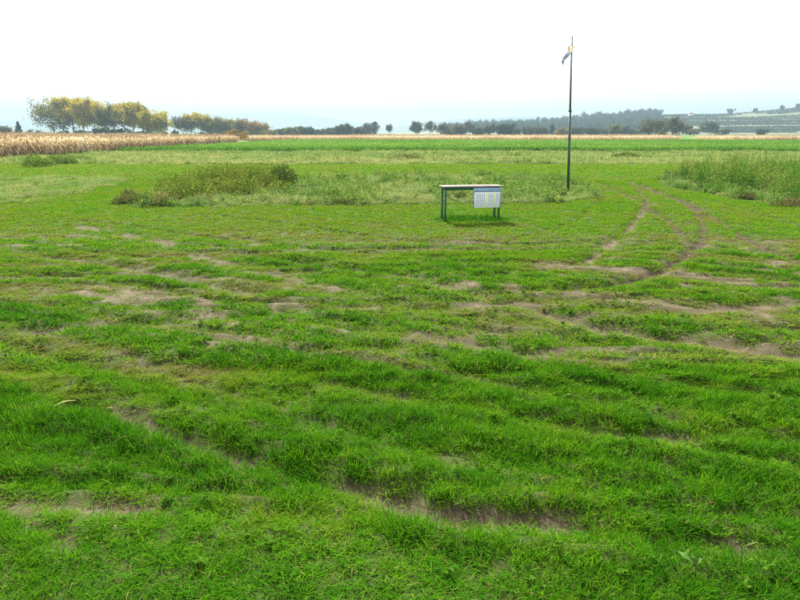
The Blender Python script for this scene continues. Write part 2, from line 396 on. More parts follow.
# ------------------------------------------------------------------ scattered growth (one object for each kind of growth)
def library(name, meshes):
    col = bpy.data.collections.new(name)
    for i, me in enumerate(meshes):
        col.objects.link(bpy.data.objects.new('%s_%02d' % (name, i), me))
    return col
def scatter(name, col, P, scl, rot, idx, tint, label, cat):
    n = len(P); me = bpy.data.meshes.new(name)
    me.vertices.add(n); me.vertices.foreach_set('co', np.asarray(P, np.float32).ravel())
    for k, v, ty in (('scl', scl, 'FLOAT_VECTOR'), ('rot', rot, 'FLOAT_VECTOR')):
        a = me.attributes.new(k, ty, 'POINT'); a.data.foreach_set('vector', np.asarray(v, np.float32).ravel())
    a = me.attributes.new('idx', 'INT', 'POINT'); a.data.foreach_set('value', np.asarray(idx, np.int32))
    a = me.attributes.new('tint', 'FLOAT', 'POINT'); a.data.foreach_set('value', np.asarray(tint, np.float32))
    me.update(); o = link(name, me)
    g = bpy.data.node_groups.new(name + '_growth', 'GeometryNodeTree')
    g.interface.new_socket('Geometry', in_out='INPUT', socket_type='NodeSocketGeometry')
    g.interface.new_socket('Geometry', in_out='OUTPUT', socket_type='NodeSocketGeometry')
    i = g.nodes.new('NodeGroupInput'); u = g.nodes.new('NodeGroupOutput')
    ci = g.nodes.new('GeometryNodeCollectionInfo'); ci.inputs['Collection'].default_value = col
    ci.inputs['Separate Children'].default_value = True; ci.inputs['Reset Children'].default_value = True
    ip = g.nodes.new('GeometryNodeInstanceOnPoints'); ip.inputs['Pick Instance'].default_value = True
    def na(nm, ty):
        q = g.nodes.new('GeometryNodeInputNamedAttribute'); q.data_type = ty; q.inputs['Name'].default_value = nm; return q.outputs['Attribute']
    er = g.nodes.new('FunctionNodeEulerToRotation')
    g.links.new(i.outputs[0], ip.inputs['Points']); g.links.new(ci.outputs[0], ip.inputs['Instance'])
    g.links.new(na('idx', 'INT'), ip.inputs['Instance Index'])
    g.links.new(na('rot', 'FLOAT_VECTOR'), er.inputs[0]); g.links.new(er.outputs[0], ip.inputs['Rotation'])
    g.links.new(na('scl', 'FLOAT_VECTOR'), ip.inputs['Scale']); g.links.new(ip.outputs[0], u.inputs[0])
    md = o.modifiers.new('growth', 'NODES'); md.node_group = g
    return tag(o, label, cat, kind='stuff')

def blade_tuft(n, rad, length, width, m, r, droop=.9, lean=(.1, .7), bias=.25, segs=3):
    """a tuft of n curved tapering blades"""
    V, Q, T, A = [], [], [], []; k = 0
    for i in range(n):
        a0 = r.uniform(0, 2 * np.pi); rr = rad * np.sqrt(r.uniform())
        p = np.array([rr * np.cos(a0), rr * np.sin(a0), -.012])
        az = r.uniform(0, 2 * np.pi); th = r.uniform(*lean); L = length * r.uniform(.55, 1.35)
        dr = droop * r.uniform(.3, 1.3); wd = width * r.uniform(.7, 1.35); lv = r.uniform()
        tw = az + np.pi / 2 + r.normal() * .5
        side = np.array([np.cos(tw), np.sin(tw), 0])
        dirh = np.array([np.cos(az) + bias, np.sin(az), 0])
        pts = [p]
        for s in range(segs):
            th2 = th + dr * (s / segs)
            p = p + (dirh * np.sin(th2) + np.array([0, 0, np.cos(th2)])) * L / segs; pts.append(p)
        for s in range(segs):
            ww = wd * (1, .95, .7, .5)[s]; V += [pts[s] - side * ww / 2, pts[s] + side * ww / 2]
        V.append(pts[-1])
        for s in range(segs - 1): Q.append([k + 2 * s, k + 2 * s + 1, k + 2 * s + 3, k + 2 * s + 2])
        T.append([k + 2 * segs - 2, k + 2 * segs - 1, k + 2 * segs])
        A += [lv] * (2 * segs + 1); k += 2 * segs + 1
    return np_mesh('tuft', np.array(V), Q, T, m, False, {'leaf': A})
def leaf_plant(h, spread, n_stem, leaves, lsize, m, r, head=0, aspect=.4, stem_r=.004):
    """upright stems with leaves all the way up, optional fluffy seed head"""
    V, Q, T, A = [], [], [], []; mb = MB(); leafid = []
    for s in range(n_stem):
        az = r.uniform(0, 6.28); b = np.array([r.normal() * spread * .4, r.normal() * spread * .4, 0])
        hh = h * r.uniform(.65, 1.1); tip = b + np.array([np.cos(az) * spread * .5, np.sin(az) * spread * .5, hh])
        mid = (b + tip) / 2 + r.normal(size=3) * hh * .05; mb.tube([b, mid, tip], [stem_r, stem_r * .8, stem_r * .4], 3, False)
        leafid += [r.uniform()] * 9
        f = r.uniform(.12, 1.0, leaves); c = b + (tip - b) * f[:, None]
        az2 = r.uniform(0, 6.28, leaves); L = lsize * r.uniform(.6, 1.3, leaves) * (1.15 - .6 * f)
        d = np.c_[np.cos(az2), np.sin(az2), r.uniform(-.5, .7, leaves)]; d /= np.linalg.norm(d, axis=1)[:, None]
        sd = np.cross(d, r.normal(size=(leaves, 3))); sd /= np.linalg.norm(sd, axis=1)[:, None]
        e = c + d * L[:, None]; mm = c + d * L[:, None] * .5
        v = np.stack([c, mm + sd * (L * aspect * .5)[:, None], e, mm - sd * (L * aspect * .5)[:, None]], 1).reshape(-1, 3)
        mb.add(v, np.arange(leaves * 4).reshape(-1, 4)); leafid += list(np.repeat(r.uniform(size=leaves), 4))
        if head:
            c = tip + r.normal(size=(head, 3)) * np.array([.03, .03, .07]) * h
            mb.leaves(c, .035 * h, r); leafid += [.9] * (head * 4)
    return mb.mesh('plant', m, False, {'leaf': leafid})

def frustum_points(y0, y1, dens, r, margin=3.0, tanh=.665):
    area = tanh * (y1 * y1 - y0 * y0) + 2 * margin * (y1 - y0); n = int(area * dens)
    y = np.sqrt(r.uniform(y0 * y0, y1 * y1, int(n * 1.0))) if y0 > .5 else r.uniform(y0, y1, n)
    x = r.uniform(-1, 1, len(y)) * (tanh * y + margin)
    return x, y
def rnd_rot(n, r, tilt=.12): return np.c_[r.normal(0, tilt, n), r.normal(0, tilt, n), r.uniform(0, 2 * np.pi, n)]

r = np.random.default_rng(11)
tufts = []
LOD = [(26, .060, .10, .0042), (24, .085, .10, .0065), (22, .12, .10, .010), (22, .26, .10, .026)]
for n_, ra, le, wi in LOD:
    for v in range(5): tufts.append(blade_tuft(n_, ra, le, wi, M['grass'], r, droop=1.1, lean=(.1, 1.0)))
lib_grass = library('grass_tuft', tufts)
TAB = np.array([*((G(444, 222) + G(498, 219)) / 2)])
PX, PY, LI = [], [], []
for lod, (y0, y1, dn) in enumerate([(2.0, 6.0, 400), (5.6, 12, 250), (11.5, 32, 95), (30, 52, 26)]):
    x, y = frustum_points(y0, y1, dn, r); PX.append(x); PY.append(y); LI.append(np.full(len(x), lod))
x, y, li = np.concatenate(PX), np.concatenate(PY), np.concatenate(LI)
z, mu, L, ti, thin, wet = field(x, y)
u = r.uniform(size=len(x)); wx, wy = wob(x, y)
keep = (u > .86 * sst(.35, .9, mu)) & (u < 1 - .2 * thin) & ~inside(wx, wy, WEED) & ~inside(wx, wy, RWEED) & (y < 47.5 + .6 * np.sin(x))
x, y, li, z, mu, L, ti, thin = [q[keep] for q in (x, y, li, z, mu, L, ti, thin)]
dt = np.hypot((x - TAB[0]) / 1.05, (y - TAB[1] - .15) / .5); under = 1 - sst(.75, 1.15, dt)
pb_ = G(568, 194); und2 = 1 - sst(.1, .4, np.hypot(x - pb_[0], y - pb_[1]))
L = L + under * .10 + und2 * .12; ti = ti - .6 * under  # taller, darker green grass under the table; the dark tint also paints its shade
lr = inside(*wob(x, y), LROUGH)
L = np.where(lr, L * .8, L)
n = len(x)
sxy = r.uniform(.75, 1.3, n) * np.where(mu > .4, .75, 1)
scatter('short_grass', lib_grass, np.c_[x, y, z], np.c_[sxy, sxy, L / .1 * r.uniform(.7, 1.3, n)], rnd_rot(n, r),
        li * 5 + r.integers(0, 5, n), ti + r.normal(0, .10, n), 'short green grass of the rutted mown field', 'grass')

# clover and plantain rosettes, and cut straw, in the turf
def rosette(r, n_leaf, L, asp, up):
    V, Q, A = [], [], []
    for i in range(n_leaf):
        az = r.uniform(0, 6.28); d = np.array([np.cos(az), np.sin(az), 0]); sd = np.array([-np.sin(az), np.cos(az), 0]); l = L * r.uniform(.6, 1.2); e = up * r.uniform(.5, 1.3)
        p0 = np.array([0, 0, 0.0]); p1 = d * l * .35 + [0, 0, l * e * .6]; p2 = d * l * .75 + [0, 0, l * e]; p3 = d * l + [0, 0, l * e * .8]; w1, w2 = l * asp * .35, l * asp * .5; k = len(V)
        V += [p0, p1 - sd * w1, p1 + sd * w1, p2 - sd * w2, p2 + sd * w2, p3]; Q += [[k, k + 2, k + 1, k + 1], [k + 1, k + 2, k + 4, k + 3], [k + 3, k + 4, k + 5, k + 5]]; A += [r.uniform()] * 6
    T = [[q[0], q[1], q[2]] for q in Q if q[2] == q[3]]; Q = [q for q in Q if q[2] != q[3]]
    return np_mesh('rosette', V, Q, T, M['clover'], False, {'leaf': A})
lib_ros = library('rosette', [rosette(r, 16, .022, .7, .8) for _ in range(3)] + [rosette(r, 8, .045, .25, .7) for _ in range(3)])
x, y = frustum_points(2.2, 9, 34, r); z, mu, L, ti, thin, wet = field(x, y); k = (fbm(x * .9, y * .9, 58, 2) > .45) & (mu < .5); x, y, z, L = x[k], y[k], z[k], L[k]; n = len(x); s = r.uniform(.7, 1.4, n)
scatter('turf_weeds', lib_ros, np.c_[x, y, z + L * .35], np.c_[s, s, s], rnd_rot(n, r, .2), r.integers(0, 6, n), r.uniform(.0, .6, n), 'small clover and plantain leaves among the near grass', 'turf weeds')
lib_straw = library('straw_bit', [blade_tuft(1, .03, .055, .0035, M['maize'], r, droop=.2, lean=(1.25, 1.5)) for _ in range(4)])
x, y = frustum_points(2.2, 13, 14, r); z, mu, L, ti, thin, wet = field(x, y); k = r.uniform(size=len(x)) < .25 + .75 * np.maximum(thin, mu); x, y, z, L = x[k], y[k], z[k], L[k]; n = len(x); s = r.uniform(.5, 1.2, n)
scatter('straw_litter', lib_straw, np.c_[x, y, z + .012 + L * .2], np.c_[s, s, s], rnd_rot(n, r, .2), r.integers(0, 4, n), r.uniform(-.2, .4, n), 'thin dry straw bits scattered on the worn turf', 'straw')

# crumbs of soil and dead bits lying on the bare ground
m, t = mat('soil_clod'); finish(t, ramp(t, noise(t, 30, 4), [(.3, (.07, .055, .033)), (.7, (.19, .155, .10))]), .95, spec=.1); M['clod'] = m
def clod(r):
    a = np.array([(0, 0, 1), (.9, 0, .3), (.28, .85, .3), (-.72, .53, .3), (-.72, -.53, .3), (.28, -.85, .3), (.6, .5, -.4), (-.3, .8, -.4), (-.9, 0, -.4), (-.3, -.8, -.4), (.6, -.5, -.4)], float)
    a = a * r.uniform(.6, 1.2, (11, 1)) * .02
    return np_mesh('clod', a, None, [[0, 1, 2], [0, 2, 3], [0, 3, 4], [0, 4, 5], [0, 5, 1], [1, 6, 2], [2, 7, 3], [3, 8, 4], [4, 9, 5], [5, 10, 1], [6, 7, 2], [7, 8, 3], [8, 9, 4], [9, 10, 5], [10, 6, 1]], M['clod'])
lib_clod = library('clod', [clod(r) for _ in range(5)])
x, y = frustum_points(2.2, 14, 380, r); z, mu, L, ti, thin, wet = field(x, y)
k = r.uniform(size=len(x)) < sst(.25, .8, mu) * .6; x, y, z = x[k], y[k], z[k]; n = len(x); s = np.exp(r.normal(-1.0, .5, n))
scatter('soil_clods', lib_clod, np.c_[x, y, z - .002], np.c_[s, s * .8, s * .5], rnd_rot(n, r, .5), r.integers(0, 5, n), r.uniform(size=n), 'loose crumbs of brown soil in the wheel ruts', 'soil')

# longer grass in rough strips
tall = [blade_tuft(34, .18, .40, .011, M['rough'], r, droop=2.0, lean=(.2, 1.1), segs=4) for _ in range(4)]
tall += [blade_tuft(30, .34, .42, .024, M['rough'], r, droop=1.8, lean=(.2, 1.0), segs=4) for _ in range(4)]
tall += [leaf_plant(.38, .3, 6, 12, .10, M['herb'], r, 0, .45) for _ in range(3)]
lib_rough = library('rough_tuft', tall)
def rough_patch(name, x, y, hfun, tfun, lod, label, herbs=.15):
    n = len(x); z = ground_z(x, y); h = hfun(x, y)
    ok = h > .04; x, y, z, h = x[ok], y[ok], z[ok], h[ok]; n = len(x)
    s = r.uniform(.75, 1.3, n); idx = np.where(r.uniform(size=n) < herbs, 8 + r.integers(0, 3, n), lod * 4 + r.integers(0, 4, n))
    return scatter(name, lib_rough, np.c_[x, y, z], np.c_[s, s, h / .36 * r.uniform(.7, 1.25, n)], rnd_rot(n, r, .15), idx, tfun(x, y) + r.normal(0, .12, n), label, 'rough grass')
def in_poly(P, dens, wobble=.5):
    lo, hi = P.min(0) - .5, P.max(0) + .5; n = int((hi[0] - lo[0]) * (hi[1] - lo[1]) * dens)
    x, y = r.uniform(lo[0], hi[0], n), r.uniform(lo[1], hi[1], n)
    k = inside(*wob(x, y, wobble), P); return x[k], y[k]
def edge_soft(x, y): return .25 + 1.9 * sst(.3, .75, fbm(x * 1.1, y * 1.1, 81, 3))
x, y = in_poly(WEED, 22, .25)
rough_patch('weedy_grass_bed', x, y, lambda a, b: .20 * edge_soft(a, b), lambda a, b: .50 + 1.1 * (fbm(a * .6, b * .6, 82, 3) - .5), 0, 'pale tangled rough grass bed behind the green table', .22)
x, y = in_poly(LROUGH, 16, .6)
rough_patch('rough_grass_patch', x, y, lambda a, b: .12 * edge_soft(a, b), lambda a, b: .60 + .8 * (fbm(a * .7, b * .7, 83, 3) - .5), 0, 'thin straw-tinged rough grass patch at the left edge', .03)
x, y = in_poly(RWEED, 14, .3)
rough_patch('weed_bed_grass', x, y, lambda a, b: .20 * edge_soft(a, b), lambda a, b: .42 + .9 * (fbm(a * .6, b * .6, 84, 3) - .5), 0, 'rough grass growing under the tall weeds at the right', .35)
n = 26000; y = r.uniform(47.5, 79, n); x = r.uniform(-1, 1, n) * (.69 * y + 4); k = y > 47.8 + .7 * (fbm(x * .3, x * 0, 85) - .5); x, y = x[k], y[k]
rough_patch('rough_grass_strip', x, y, lambda a, b: .20 * edge_soft(a * .5, b * .5), lambda a, b: .60 + .9 * (fbm(a * .12, b * .3, 86, 3) - .5), 1, 'wide pale strip of uncut grass before the green crop', .10)

# green crop
crop = [leaf_plant(.55, .75, 9, 12, .22, M['crop'], r, 0, .5, .006) for _ in range(5)]
lib_crop = library('crop_plant', crop)
n = 30000; y = 78 + 116 * r.uniform(size=n) ** 1.35; x = r.uniform(-1, 1, n) * (.70 * y + 6)
k = (x > -33.5 + .8 * np.sin(y * .3)) & (y < 190); x, y = x[k], y[k]; n = len(x)
s = r.uniform(.8, 1.3, n); hz = (.85 + .5 * (fbm(x * .15, y * .15, 88, 3) - .5)) * r.uniform(.8, 1.2, n)
scatter('green_crop', lib_crop, np.c_[x, y, 0 * x], np.c_[s, s, hz], rnd_rot(n, r), r.integers(0, 5, n), .48 + .9 * (fbm(x * .03, y * .25, 89, 4) - .5) + r.normal(0, .12, n) + .15 * sst(80, 95, y), 'even bright green leafy crop across the middle distance', 'crop')

# dry maize
def maize(r, coarse=1.0):
    mb = MB(); lid = []
    h = r.uniform(1.6, 1.95); lean = r.normal(0, .06, 2)
    top = np.array([lean[0] * h, lean[1] * h, h]); mb.tube([(0, 0, 0), top * .5, top], [.013 * coarse, .011 * coarse, .006 * coarse], 4, False); lid += [r.uniform()] * 12
    k = 11
    for i in range(k):
        f = .18 + .72 * i / k + r.uniform(-.03, .03); az = (i % 2) * np.pi + r.normal() * .6
        p = top * f; L = r.uniform(.45, .8); wd = r.uniform(.05, .085) * coarse
        d = np.array([np.cos(az), np.sin(az), 0]); s = np.array([-np.sin(az), np.cos(az), 0])
        a1 = p + d * L * .35 + np.array([0, 0, L * .32]); a2 = p + d * L * .62 + np.array([0, 0, L * r.uniform(-.1, .2)]); a3 = p + d * L * .7 + np.array([0, 0, -L * r.uniform(.2, .6)])
        V = [p - s * wd * .3, p + s * wd * .3, a1 - s * wd * .5, a1 + s * wd * .5, a2 - s * wd * .45, a2 + s * wd * .45, a3]
        mb.add(V, [[0, 1, 3, 2], [2, 3, 5, 4]], [[4, 5, 6]]); lid += [r.uniform()] * 7
    for i in range(6):
        az = r.uniform(0, 6.28); e = top + np.array([np.cos(az) * .12, np.sin(az) * .12, r.uniform(.12, .25)]); mb.tube([top - [0, 0, .02], e], [.008 * coarse, .004 * coarse], 3, False); lid += [.8] * 6
    c = top * .45 + np.array([.05, 0, 0]); mb.tube([c, c + [.05, 0, .12], c + [.07, 0, .2]], [.012, .03, .008], 5, False); lid += [.5] * 15
    return mb.mesh('maize', M['maize'], False, {'leaf': lid})
lib_maize = library('maize_plant', [maize(r, 1.25) for _ in range(6)])
def maize_field(name, x, y, label, hs=1.0):
    n = len(x); s = r.uniform(.85, 1.2, n)
    return scatter(name, lib_maize, np.c_[x, y, 0 * x], np.c_[s, s, hs * (1 + .35 * (fbm(x * .08, y * .08, 96, 3) - .5)) * r.uniform(.88, 1.08, n)], rnd_rot(n, r, .07), r.integers(0, 6, n), .5 + .7 * (fbm(x * .15, y * .15, 95, 3) - .5) + r.normal(0, .13, n), label, 'cornfield')
rows = np.arange(-34, -112, -.62); X, Y = [], []
for k_, rx_ in enumerate(rows):
    st = .22 if k_ < 8 else .38
    yy = np.arange(44 + r.uniform(0, .3), 138, st); yy = yy + r.normal(0, .05, len(yy)); yy = yy[yy > abs(rx_) * 1.33]
    X.append(rx_ + r.normal(0, .06, len(yy))); Y.append(yy)
maize_field('dry_cornfield', np.concatenate(X), np.concatenate(Y), 'ripe tan cornfield on the left below the poplars')
def strip(x0, x1, y0, y1, name, label):
    X, Y = [], []
    for k_, yy in enumerate(np.arange(y0, y1, .9)):
        xx = np.arange(x0, x1, .32 if k_ < 10 else .6); xx = xx + r.normal(0, .08, len(xx)); X.append(xx); Y.append(yy + r.normal(0, .08, len(xx)))
    maize_field(name, np.concatenate(X), np.concatenate(Y), label, .86)
strip(-47, 82, 192, 232, 'distant_corn_strip', 'long thin tan corn strip beyond the green crop in the centre')
strip(94, 165, 180, 212, 'right_corn_strip', 'tan corn strip on the far right below the terraced hill')

# ------------------------------------------------------------------ hills, far woods, vineyards
def hill(name, prof, Y, depth, m, back=500, bump=2.5, seed=3):
    P = np.array([at(px, py, Y) for px, py in prof])
    xs = np.linspace(P[0, 0], P[-1, 0], 260); zr = np.interp(xs, P[:, 0], P[:, 2])
    k = np.ones(9) / 9; zr = np.convolve(np.pad(zr, 4, mode='edge'), k, mode='valid')
    v = np.concatenate([np.linspace(-depth, 0, 26), np.linspace(0, back, 9)[1:]])
    XX, VV = np.meshgrid(xs, v); ZR = np.tile(zr, (len(v), 1))
    f = np.where(VV < 0, 1 - (-VV / depth), 1 - VV / back)
    f = np.where(VV < 0, f ** .9, np.sin(f * np.pi / 2))
    Z = ZR * f + bump * (fbm(XX * .01, VV * .015, seed, 4) - .5) * f - .6 * (f < .02)
    nx_, ny_ = len(xs), len(v); i0 = (np.arange(ny_ - 1)[:, None] * nx_ + np.arange(nx_ - 1)).ravel()
    me = np_mesh(name, np.c_[XX.ravel(), (Y + VV).ravel(), Z.ravel()], np.c_[i0, i0 + 1, i0 + nx_ + 1, i0 + nx_], None, m, True)
    o = tag(link(name, me), kind='structure')
    def zz(x, vv):
        ff = (1 + vv / depth) ** .9; return np.interp(x, xs, zr) * ff + bump * (fbm(x * .01, vv * .015, seed, 4) - .5) * ff
    return o, zz
m, t = mat('hill_meadow'); finish(t, ramp(t, noise(t, .02, 6, .6), [(.3, (.04, .06, .02)), (.5, (.065, .085, .028)), (.7, (.10, .105, .04))]), .9); M['hill'] = m
m, t = mat('hill_forest'); finish(t, ramp(t, noise(t, .02, 6, .7), [(.3, (.03, .05, .02)), (.7, (.07, .085, .03))]), .9); M['hillf'] = m
hill('far_hill', [(-300,124),(-100,122),(0,120.5),(60,119),(110,120),(150,118.5),(190,115),(225,113),(265,112),(290,113),(320,117),(350,121.5),(380,127),(410,132),(430,133)], 4100, 1200, M['hillf'], 500, 10, 4)
hill('distant_ridge', [(370,132),(390,128.5),(420,123),(455,119),(500,117),(540,117),(600,116.5),(800,113),(1000,113.5)], 4300, 1200, M['hillf'], 300, 10, 5)
_, hz_r = hill('terraced_hill', [(395,132.5),(440,130),(480,128),(520,126),(545,123),(570,120.5),(600,118),(640,116),(680,114.8),(720,114),(750,112.5),(775,110),(800,107.5),(840,105),(900,108),(1000,112),(1250,122)], 1250, 430, M['hill'], 400, 5, 6)

def crown_mesh(r, m, n=420, size=1.5, w_=4.5, h_=10):
    mb = MB(); lid = []
    mb.tube([(0, 0, -1), (0, 0, h_ * .7)], [.3, .1], 4, False); lid += [0] * 8
    k = 9; cc = np.c_[r.normal(0, w_ * .4, k), r.normal(0, w_ * .4, k), r.uniform(.3, .85, k) * h_]
    wch = r.integers(0, k, n); p = cc[wch] + r.normal(size=(n, 3)) * np.array([w_ * .3, w_ * .3, h_ * .11])
    mb.leaves(p, size * r.uniform(.6, 1.4, n), r, .8); lid += list(np.repeat(.3 + .5 * _h(wch, wch * 0, 5), 4))
    return mb.mesh('crown', m, False, {'leaf': lid})
lib_wood = library('wood_crown', [crown_mesh(r, M['wood'], 380, 1.5, r.uniform(3.5, 5), r.uniform(9, 14)) for _ in range(5)])
lib_vine = library('vine_bush', [leaf_plant(1.7, 1.2, 5, 14, .7, M['vine'], r, 0, .8, .05) for _ in range(4)])
def on_hill(pxr, v, n):
    x = np.array([at(q, 133, 1250)[0] for q in r.uniform(*pxr, n)]); return x, v
# wood on the near end of the ridge
n = 1150; px = r.uniform(440, 665, n); v = -430 * r.uniform(0, 1, n) ** 1.0; x = (px - 400) / FPX * .9676 * (1250 + v)
k = (fbm(x * .012, v * .012, 44, 3) > .30 + .25 * sst(600, 665, px)); x, v = x[k], v[k]
s = r.uniform(.6, 1.15, len(x)); zz = hz_r(x, v)
scatter('hillside_wood', lib_wood, np.c_[x, 1250 + v, zz], np.c_[s, s, s], rnd_rot(len(x), r, .03), r.integers(0, 5, len(x)), r.uniform(.05, .5, len(x)), 'hazy wood covering the near end of the right hillside', 'wood')
X, V = [], []
for row in range(34):                                   # vine rows and hedges along the terraces
    v0 = -415 + 12.2 * row + r.uniform(-2, 2)
    if row in (9, 10, 19, 26): continue                 # access tracks between the terraces
    px = np.arange(590, 980, .9) ; x = (px - 400) / FPX * .9676 * (1250 + v0) + r.normal(0, .6, len(px))
    ok = fbm(x * .008, x * 0 + row * .7, 45, 2) > .36; X.append(x[ok]); V.append(np.full(ok.sum(), v0) + 5 * np.sin(x[ok] * .006 + row * .3) + r.normal(0, .5, ok.sum()))
x, v = np.concatenate(X), np.concatenate(V); s = r.uniform(.9, 1.7, len(x))
scatter('vineyard_rows', lib_vine, np.c_[x, 1250 + v, hz_r(x, v) - .1], np.c_[s, s, s], rnd_rot(len(x), r, .05), r.integers(0, 4, len(x)), r.uniform(.1, .9, len(x)), 'hazy vineyard rows on the terraced slope at the right', 'vineyard')

# ------------------------------------------------------------------ trees
M['bark'] = plain('grey_bark', (.085, .072, .055), .9, .35, 1.5)
M['bark_d'] = plain('dark_bark', (.055, .048, .04), .9, .35, 1.5)
FOL = {
 'yellow': leafy('yellow_poplar_leaves', (.22, .19, .015), (.36, .29, .02), (.45, .37, .04), .25, .42),
 'yelgreen': leafy('yellow_green_leaves', (.14, .15, .010), (.30, .25, .012), (.42, .33, .02), .25, .4),
 'olive': leafy('olive_leaves', (.07, .085, .02), (.13, .13, .03), (.22, .19, .045), .25, .35),
 'rust': leafy('rusty_leaves', (.12, .08, .03), (.19, .13, .04), (.25, .19, .06), .3, .35),
 'dark': leafy('dark_green_leaves', (.025, .042, .016), (.04, .065, .02), (.07, .09, .03), .3, .25),
 'grey': leafy('grey_green_leaves', (.05, .06, .03), (.085, .09, .04), (.13, .12, .055), .3, .3),
 'conifer': leafy('conifer_needles', (.012, .03, .014), (.022, .048, .02), (.04, .065, .028), .5, .1),
 'twig': plain('bare_twigs', (.10, .085, .065), .9, .3, 2.0),
}
def tree(name, label, cat, px, top, Y, hw, fol, form='round', density=1.0, clear=.25, lean=0.0, seed=0, group=None, leaf=.55):
    r = np.random.default_rng(seed + 1000)
    b = at(px, 133, Y); h = at(px, top, Y)[2]; W = hw * Y / FPX      # real height and crown half width
    base = empty(name, (b[0], Y, 0)); tag(base, label, cat, group)
    tb = MB(); ends = []
    tr = max(.10, h * .018)
    if form == 'conifer':
        tb.tube([(0, 0, -.2), (0, 0, h * .5), (0, 0, h)], [tr, tr * .6, .02], 6)
        mb = MB(); c = []
        for k in range(int(h * 2.2)):
            f = (k + .5) / (h * 2.2); zc = h * (.08 + .9 * f); rad = W * (1 - f) ** .85 * r.uniform(.75, 1.15)
            for q in range(9):
                az = r.uniform(0, 6.28); m_ = 16; u = r.uniform(.1, 1, m_)
                c.append(np.c_[np.cos(az) * rad * u, np.sin(az) * rad * u, zc - .25 * rad * u + r.normal(0, .15, m_)] + r.normal(0, .12, (m_, 3)))
        c = np.concatenate(c); mb.leaves(c, leaf * .8 * r.uniform(.6, 1.3, len(c)), r, .5)
        tb.build('trunk', M['bark_d'], base); mb.build('crown', FOL[fol], base); return base
    if form == 'bush':
        for k in range(7):
            az = r.uniform(0, 6.28); e = np.array([np.cos(az) * W * .6, np.sin(az) * W * .6, h * r.uniform(.5, .85)])
            tb.tube([(0, 0, -.1), e * [.3, .3, .5], e], [tr * .8, tr * .5, tr * .15], 4)
            ends.append(e); ends.append(e * [.6, .6, .6])
        for k in range(10): ends.append(np.array([r.normal() * W * .5, r.normal() * W * .5, h * r.uniform(.2, .8)]))
    else:
        T = np.array([lean * h, r.normal() * .02 * h, h * .9]); mid = T * .5 + np.array([-lean * h * .12, 0, 0])
        tz = np.linspace(0, 1, 8); tp = np.outer((1 - tz) ** 2, [0, 0, -.3]) + np.outer(2 * tz * (1 - tz), mid) + np.outer(tz ** 2, T)
        tb.tube(tp, tr * (1 - .88 * tz), 6)
        nl = {'poplar': 15, 'round': 16, 'fan': 13, 'narrow': 14}[form]
        for k in range(nl):
            f = clear + (.97 - clear) * (k + r.uniform()) / nl; p0 = np.array([np.interp(f, tz, tp[:, j]) for j in range(3)])
            az = k * 2.4 + r.normal() * .4; g = (f - clear) / (1 - clear)
            reach = {'poplar': W * (1.0 - .45 * g), 'round': W * np.sqrt(max(.12, 1 - (1.7 * g - .75) ** 2 * .7)), 'fan': W * (1.05 - .35 * g), 'narrow': W * (1 - .6 * g)}[form] * r.uniform(.7, 1.1)
            rise = {'poplar': 1.3, 'round': .55, 'fan': 1.15, 'narrow': 2.2}[form] * reach * r.uniform(.7, 1.2)
            e = p0 + np.array([np.cos(az) * reach, np.sin(az) * reach, rise])
            mp = (p0 + e) / 2 + np.array([np.cos(az), np.sin(az), -.4]) * reach * .12
            tb.tube([p0, mp, e], [tr * .42 * (1 - .5 * f), tr * .26 * (1 - .5 * f), tr * .07], 4, False)
            ends += [e, (mp + e) / 2 + r.normal(0, reach * .1, 3)]
            for q in range(4):
                s0 = mp + (e - mp) * r.uniform(-.2, .9); e2 = s0 + r.normal(0, 1, 3) * [reach * .3, reach * .3, reach * .22] + [0, 0, reach * .2]
                tb.tube([s0, (s0 + e2) / 2 + r.normal(0, .05 * reach, 3), e2], [tr * .14, tr * .1, tr * .035], 3, False); ends.append(e2)
        ends.append(T); ends.append(T + [0, 0, h * .06])
    ends = np.array(ends); ne = len(ends); kz = h * .95 / ends[:, 2].max(); ends[:, 2] *= kz
    for v_ in tb.v: v_[:, 2] *= kz
    tb.build('trunk', M['bark'], base)
    mb = MB(); nleaf = int(ne * 34 * density)
    if fol == 'twig' or density < .5:                    # bare crown: fine twigs
        tw = MB(); sel = r.integers(0, ne, int(ne * 9))
        s0 = ends[sel] + r.normal(0, W * .10, (len(sel), 3)); dd = r.normal(0, 1, (len(sel), 3)) + [0, 0, .6]; dd /= np.linalg.norm(dd, axis=1)[:, None]
        L = W * r.uniform(.15, .4, len(sel))[:, None]; sd = np.cross(dd, r.normal(size=dd.shape)); sd /= np.linalg.norm(sd, axis=1)[:, None]; wd = .045
        v = np.stack([s0 - sd * wd, s0 + sd * wd, s0 + dd * L + sd * wd * .3, s0 + dd * L - sd * wd * .3], 1)
        tw.add(v.reshape(-1, 3), np.arange(len(sel) * 4).reshape(-1, 4)); tag(tw.build('twigs', FOL['twig'], base), kind='stuff')
    if nleaf > 0:
        keep = r.uniform(size=ne) < min(1, .55 + .4 * density)   # some boughs have already dropped their leaves
        pool = np.where(keep)[0]; sel = pool[r.integers(0, len(pool), nleaf)]
        c = ends[sel] + r.normal(0, 1, (nleaf, 3)) * [W * .15, W * .15, min(W * .15, h * .08)]
        c[:, 2] = np.maximum(c[:, 2], r.uniform(.1, .9, nleaf))
        mb.leaves(c, leaf * r.uniform(.5, 1.3, nleaf), r, .75); mb.build('crown', FOL[fol] if fol != 'twig' else FOL['grey'], base)
    return base
g1, g2 = 'poplars in the row behind the cornfield', 'trees of the lower row right of the poplars'
Y1 = 320
